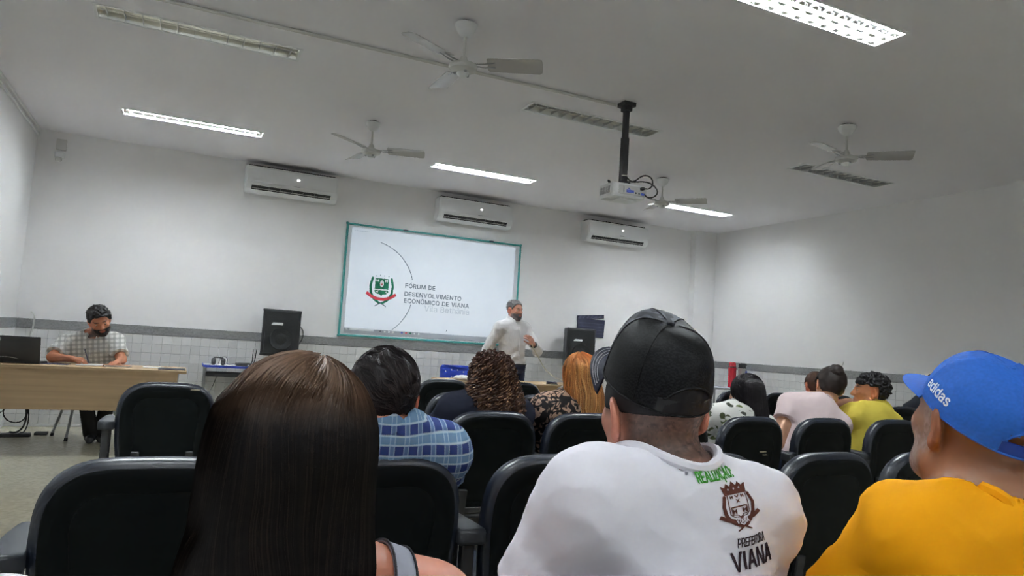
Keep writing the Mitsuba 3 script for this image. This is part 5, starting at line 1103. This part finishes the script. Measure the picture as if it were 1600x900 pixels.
w.hairshell('m_hair', hairline(.06, -.06), t=.012, color=noisecol((.012, .010, .010), .4), h=.009, rough=.005)
w = Aud('person in a teal top at the right edge of the photo', (1.95, .92), -4, (1.98, 1.0, 1.12), (-4, 0, 0), S(180, 130, 104), wj=dict(nb=(1.90, .95, .985)), sh=.19, shz=-.035)
w.build(.009); w.shirt(cloth(S(14, 112, 132)), .010, sleeve=.6, neck=(.012, .01)); w.finish()
b1, b2 = ell((0, -.02, .035), (.086, .105, .096)), ell((0, -.05, -.05), (.09, .07, .11))
w.hairshell('m_hair', lambda q: hairline(.06, -.16)(q), t=.0, color=noisecol((.010, .009, .010), .4), h=.009, base=lambda q: smin(b1(q), b2(q), .04))

# --- presenter
mat('m_shirt_presenter', proc(lambda p, n, uv: mi.Color3f(.62, .61, .61) * (.95 + .1 * noise(p.x * 200, p.y * 200, p.z * 30))), .8, .2)
def beardc(c, q, v, g=.5, dark=(.03, .026, .026), light=(.26, .25, .25)):
    inh = np.abs(q).max(1) < .16; k = sstep(-.030, -.048, q[:, 2] + .35 * np.maximum(.03 - q[:, 1], 0)) * sstep(.0, .03, q[:, 1]) * (q[:, 2] > -.13) * inh
    k *= 1 - np.exp(-((q[:, 0] / .024) ** 4 + ((q[:, 2] + .0615) / .011) ** 4)); n_ = meshkit.noise(v * 260, 3)[:, None] * g; k = k[:, None] * .92
    return c * (1 - k) + k * (V(*dark) * (1 - n_) + V(*light) * n_)
w = Human('person', 'bearded presenter standing in a white shirt and dark jeans before the whiteboard', (3.86, 8.2), 166, (3.845, 8.17, 1.622), (160, -4, 2), S(172, 118, 96), hs=1.06, bulk=1.08, neck_r=.060, wj=dict(nb=(3.85, 8.2, 1.455), el_r=(3.52, 8.24, 1.09), el_l=(4.17, 8.10, 1.12), wr_r=(3.53, 8.12, .86), wr_l=(4.03, 7.95, 1.20)), pel=(0, 0, .93), sh=.205, shz=-.06, hip=.10,
          kn_r=(.11, .02, .50), kn_l=(-.11, .02, .50), an_r=(.12, -.01, .09), an_l=(-.12, -.01, .09), handkw={'l': dict(d=(-.55, -.25, .65), nrm_=(-.3, .9, -.1), curl=(28, 30, 20), spread=9), 'r': dict(d=(.05, -.2, -1), nrm_=(1, .1, 0))})
w.build(.0065, lambda c, q, v: beardc(c, q, v, .55))
w.shirt('m_shirt_presenter', .008, t=.014, sleeve=1, fore=.86, folds=.012, neck=(.012, .01), seed=15, nr=.006, low=.945, extra=lambda p: .006 * np.sin((p[:, 2] - 1.0) * 46 + 3 * np.sin(p[:, 0] * 9)) * np.exp(-((p[:, 2] - 1.02) / .14) ** 2))
w.collar('m_shirt_presenter', gap=.28)
pf = lambda x, z: (lambda p: (lambda q: q)(p))(w.nb + w.rt * x + w.up * z + w.fw * .22)
def onfront(x, z, off):
    q = pf(x, z)[None]
    for _ in range(50): q = q - np.clip(w.shirt_f(q.astype(F32)), -.02, .02)[:, None] * w.fw * .8
    return q[0] + w.fw * off
put('placket', sweep(np.array([onfront(0, z, .001) for z in np.linspace(-.06, -.46, 26)]), .013, 8, flat=.22), 'm_shirt_presenter', w.key)
for z in np.linspace(-.08, -.44, 6): b = trimesh.creation.icosphere(1, .005); b.apply_translation(onfront(0, z, .004)); put('button', b, 'm_offwhite', w.key, True)
w.trousers('m_jeans', .010, topz=.022); w.shoes('m_black')
put('belt', sweep([w.pel + V(0, 0, .012) + w.R[:, 0] * .194 * math.cos(a) + w.R[:, 1] * .154 * math.sin(a) for a in np.linspace(0, 2 * math.pi, 50)], .017, 8, cap=False, flat=.4), 'm_black', w.key)
d_ = nrm(w.Wr['l'] - w.El['l']); a_ = nrm(np.cross(d_, V(0, 0, 1))); b_ = np.cross(d_, a_); c_ = w.Wr['l'] - d_ * .012
put('wrist_watch', sweep([c_ + a_ * .034 * math.cos(t) + b_ * .034 * math.sin(t) for t in np.linspace(0, 2 * math.pi, 24)], .010, 8, cap=False), 'm_black', w.key)
hp = hairline(.072, -.05, -.01, .072); w.hairshell('m_hair', hp, t=.008, color=lambda v: np.tile(V(.075, .072, .072), (len(v), 1)) * (.4 + meshkit.noise(v * 130, 3)[:, None]), h=.006, rough=.005, lump=.008, lf=70)
bd = lambda q: smax(smax(.0 - q[:, 1] + .012, q[:, 2] + .042 - .25 * np.maximum(.03 - q[:, 1], 0), .01), -(((q[:, 0] / .026) ** 2 + ((q[:, 2] + .060) / .013) ** 2) ** .5 - 1) * .012, .004)
fbase = lambda q: np.minimum(np.minimum(ell((0, .03, -.045), (.060, .064, .080))(q), ell((0, .062, -.090), (.040, .038, .030))(q)), ell((0, .05, -.07), (.05, .052, .05))(q))
w.hairshell('m_hair', bd, t=.006, color=lambda v: V(.05, .046, .046) * (.4 + 1.4 * meshkit.noise(v * 160, 3)[:, None]) + 0 * v, h=.005, rough=.004, name='beard', base=fbase)
k = put('microphone_cable', sweep(spline([w.Wr['l'] + V(-.04, -.02, .05), w.Wr['l'] + V(0, -.02, -.06), (4.10, 7.95, 1.06), (4.22, 7.95, .90), (4.42, 7.9, .78), (4.52, 7.85, .765)], 50), .006, 6), mat('m_cable_pale', (.48, .46, .36), .5)); labels[k] = {'label': 'pale cable hanging from the hand of the presenter to the front desk', 'category': 'cable'}

# --- man writing at the desk
w = Human('person', 'bearded man in a grey checked shirt writing at the wooden desk', (-.70, 8.10), 176, (-.680, 7.86, 1.160), (164, -26, 20), S(172, 112, 82), hs=1.10, bulk=1.16, neck_r=.064, wj=dict(nb=(-.745, 7.97, .99), el_r=(-1.02, 7.80, .795), wr_r=(-.835, 7.60, .795), el_l=(-.455, 7.78, .80), wr_l=(-.47, 7.62, .785)), pel=(0, 0, .545), sh=.205, shz=-.05,
          kn_r=(.05, .36, .52), kn_l=(-.15, .36, .52), an_r=(-.03, .20, .09), an_l=(-.12, .14, .09), handkw={'r': dict(d=(1, -.12, -.08), nrm_=(.05, .35, -1), curl=(48, 50, 25), spread=2, thumb=(25, 20)), 'l': dict(d=(-.35, -.9, -.12), nrm_=(0, -.05, -1), curl=(14, 18, 12))})
w.build(.0065, lambda c, q, v: beardc(c, q, v, .15))
def chk(x, y, z):
    a, b_ = band(x, .045, .3, .75), band(z - .3 * y, .045, .3, .75); return mix(mix((.68, .68, .66), (.30, .31, .29), .75 * a), (.20, .21, .20), .55 * b_)
m = mat('m_checked', lf(w, chk), .8, .2)
w.shirt(m, .008, t=.015, sleeve=.72, folds=.010, neck=(.012, .01), seed=19, nr=.006)
w.collar(m, gap=.28)
put('placket', sweep(np.array([onfront(0, z, .001) for z in np.linspace(-.07, -.36, 20)]), .013, 8, flat=.22), m, w.key)
w.finish('m_trousers_black')
hp = hairline(.070, -.055, -.01, .072); w.hairshell('m_hair', hp, t=.015, color=noisecol((.010, .009, .009), .4), h=.006, rough=.005, lump=.022, lf=60)
w.hairshell('m_hair', bd, t=.006, color=noisecol((.012, .010, .010), .4), h=.005, rough=.004, name='beard', base=fbase)
t = thing('pen', 'pen in the right hand of the man at the desk', 'pen'); c_ = w.Wr['r'] + V(.115, -.03, -.005)
put('barrel', sweep([c_ + V(.02, -.02, -.025), c_ + V(-.03, .03, .10)], .005, 8), 'm_navy', t); put('tip', sweep([c_ + V(.026, -.026, -.04), c_ + V(.02, -.02, -.025)], (.001, .0045), 8), 'm_steel', t)
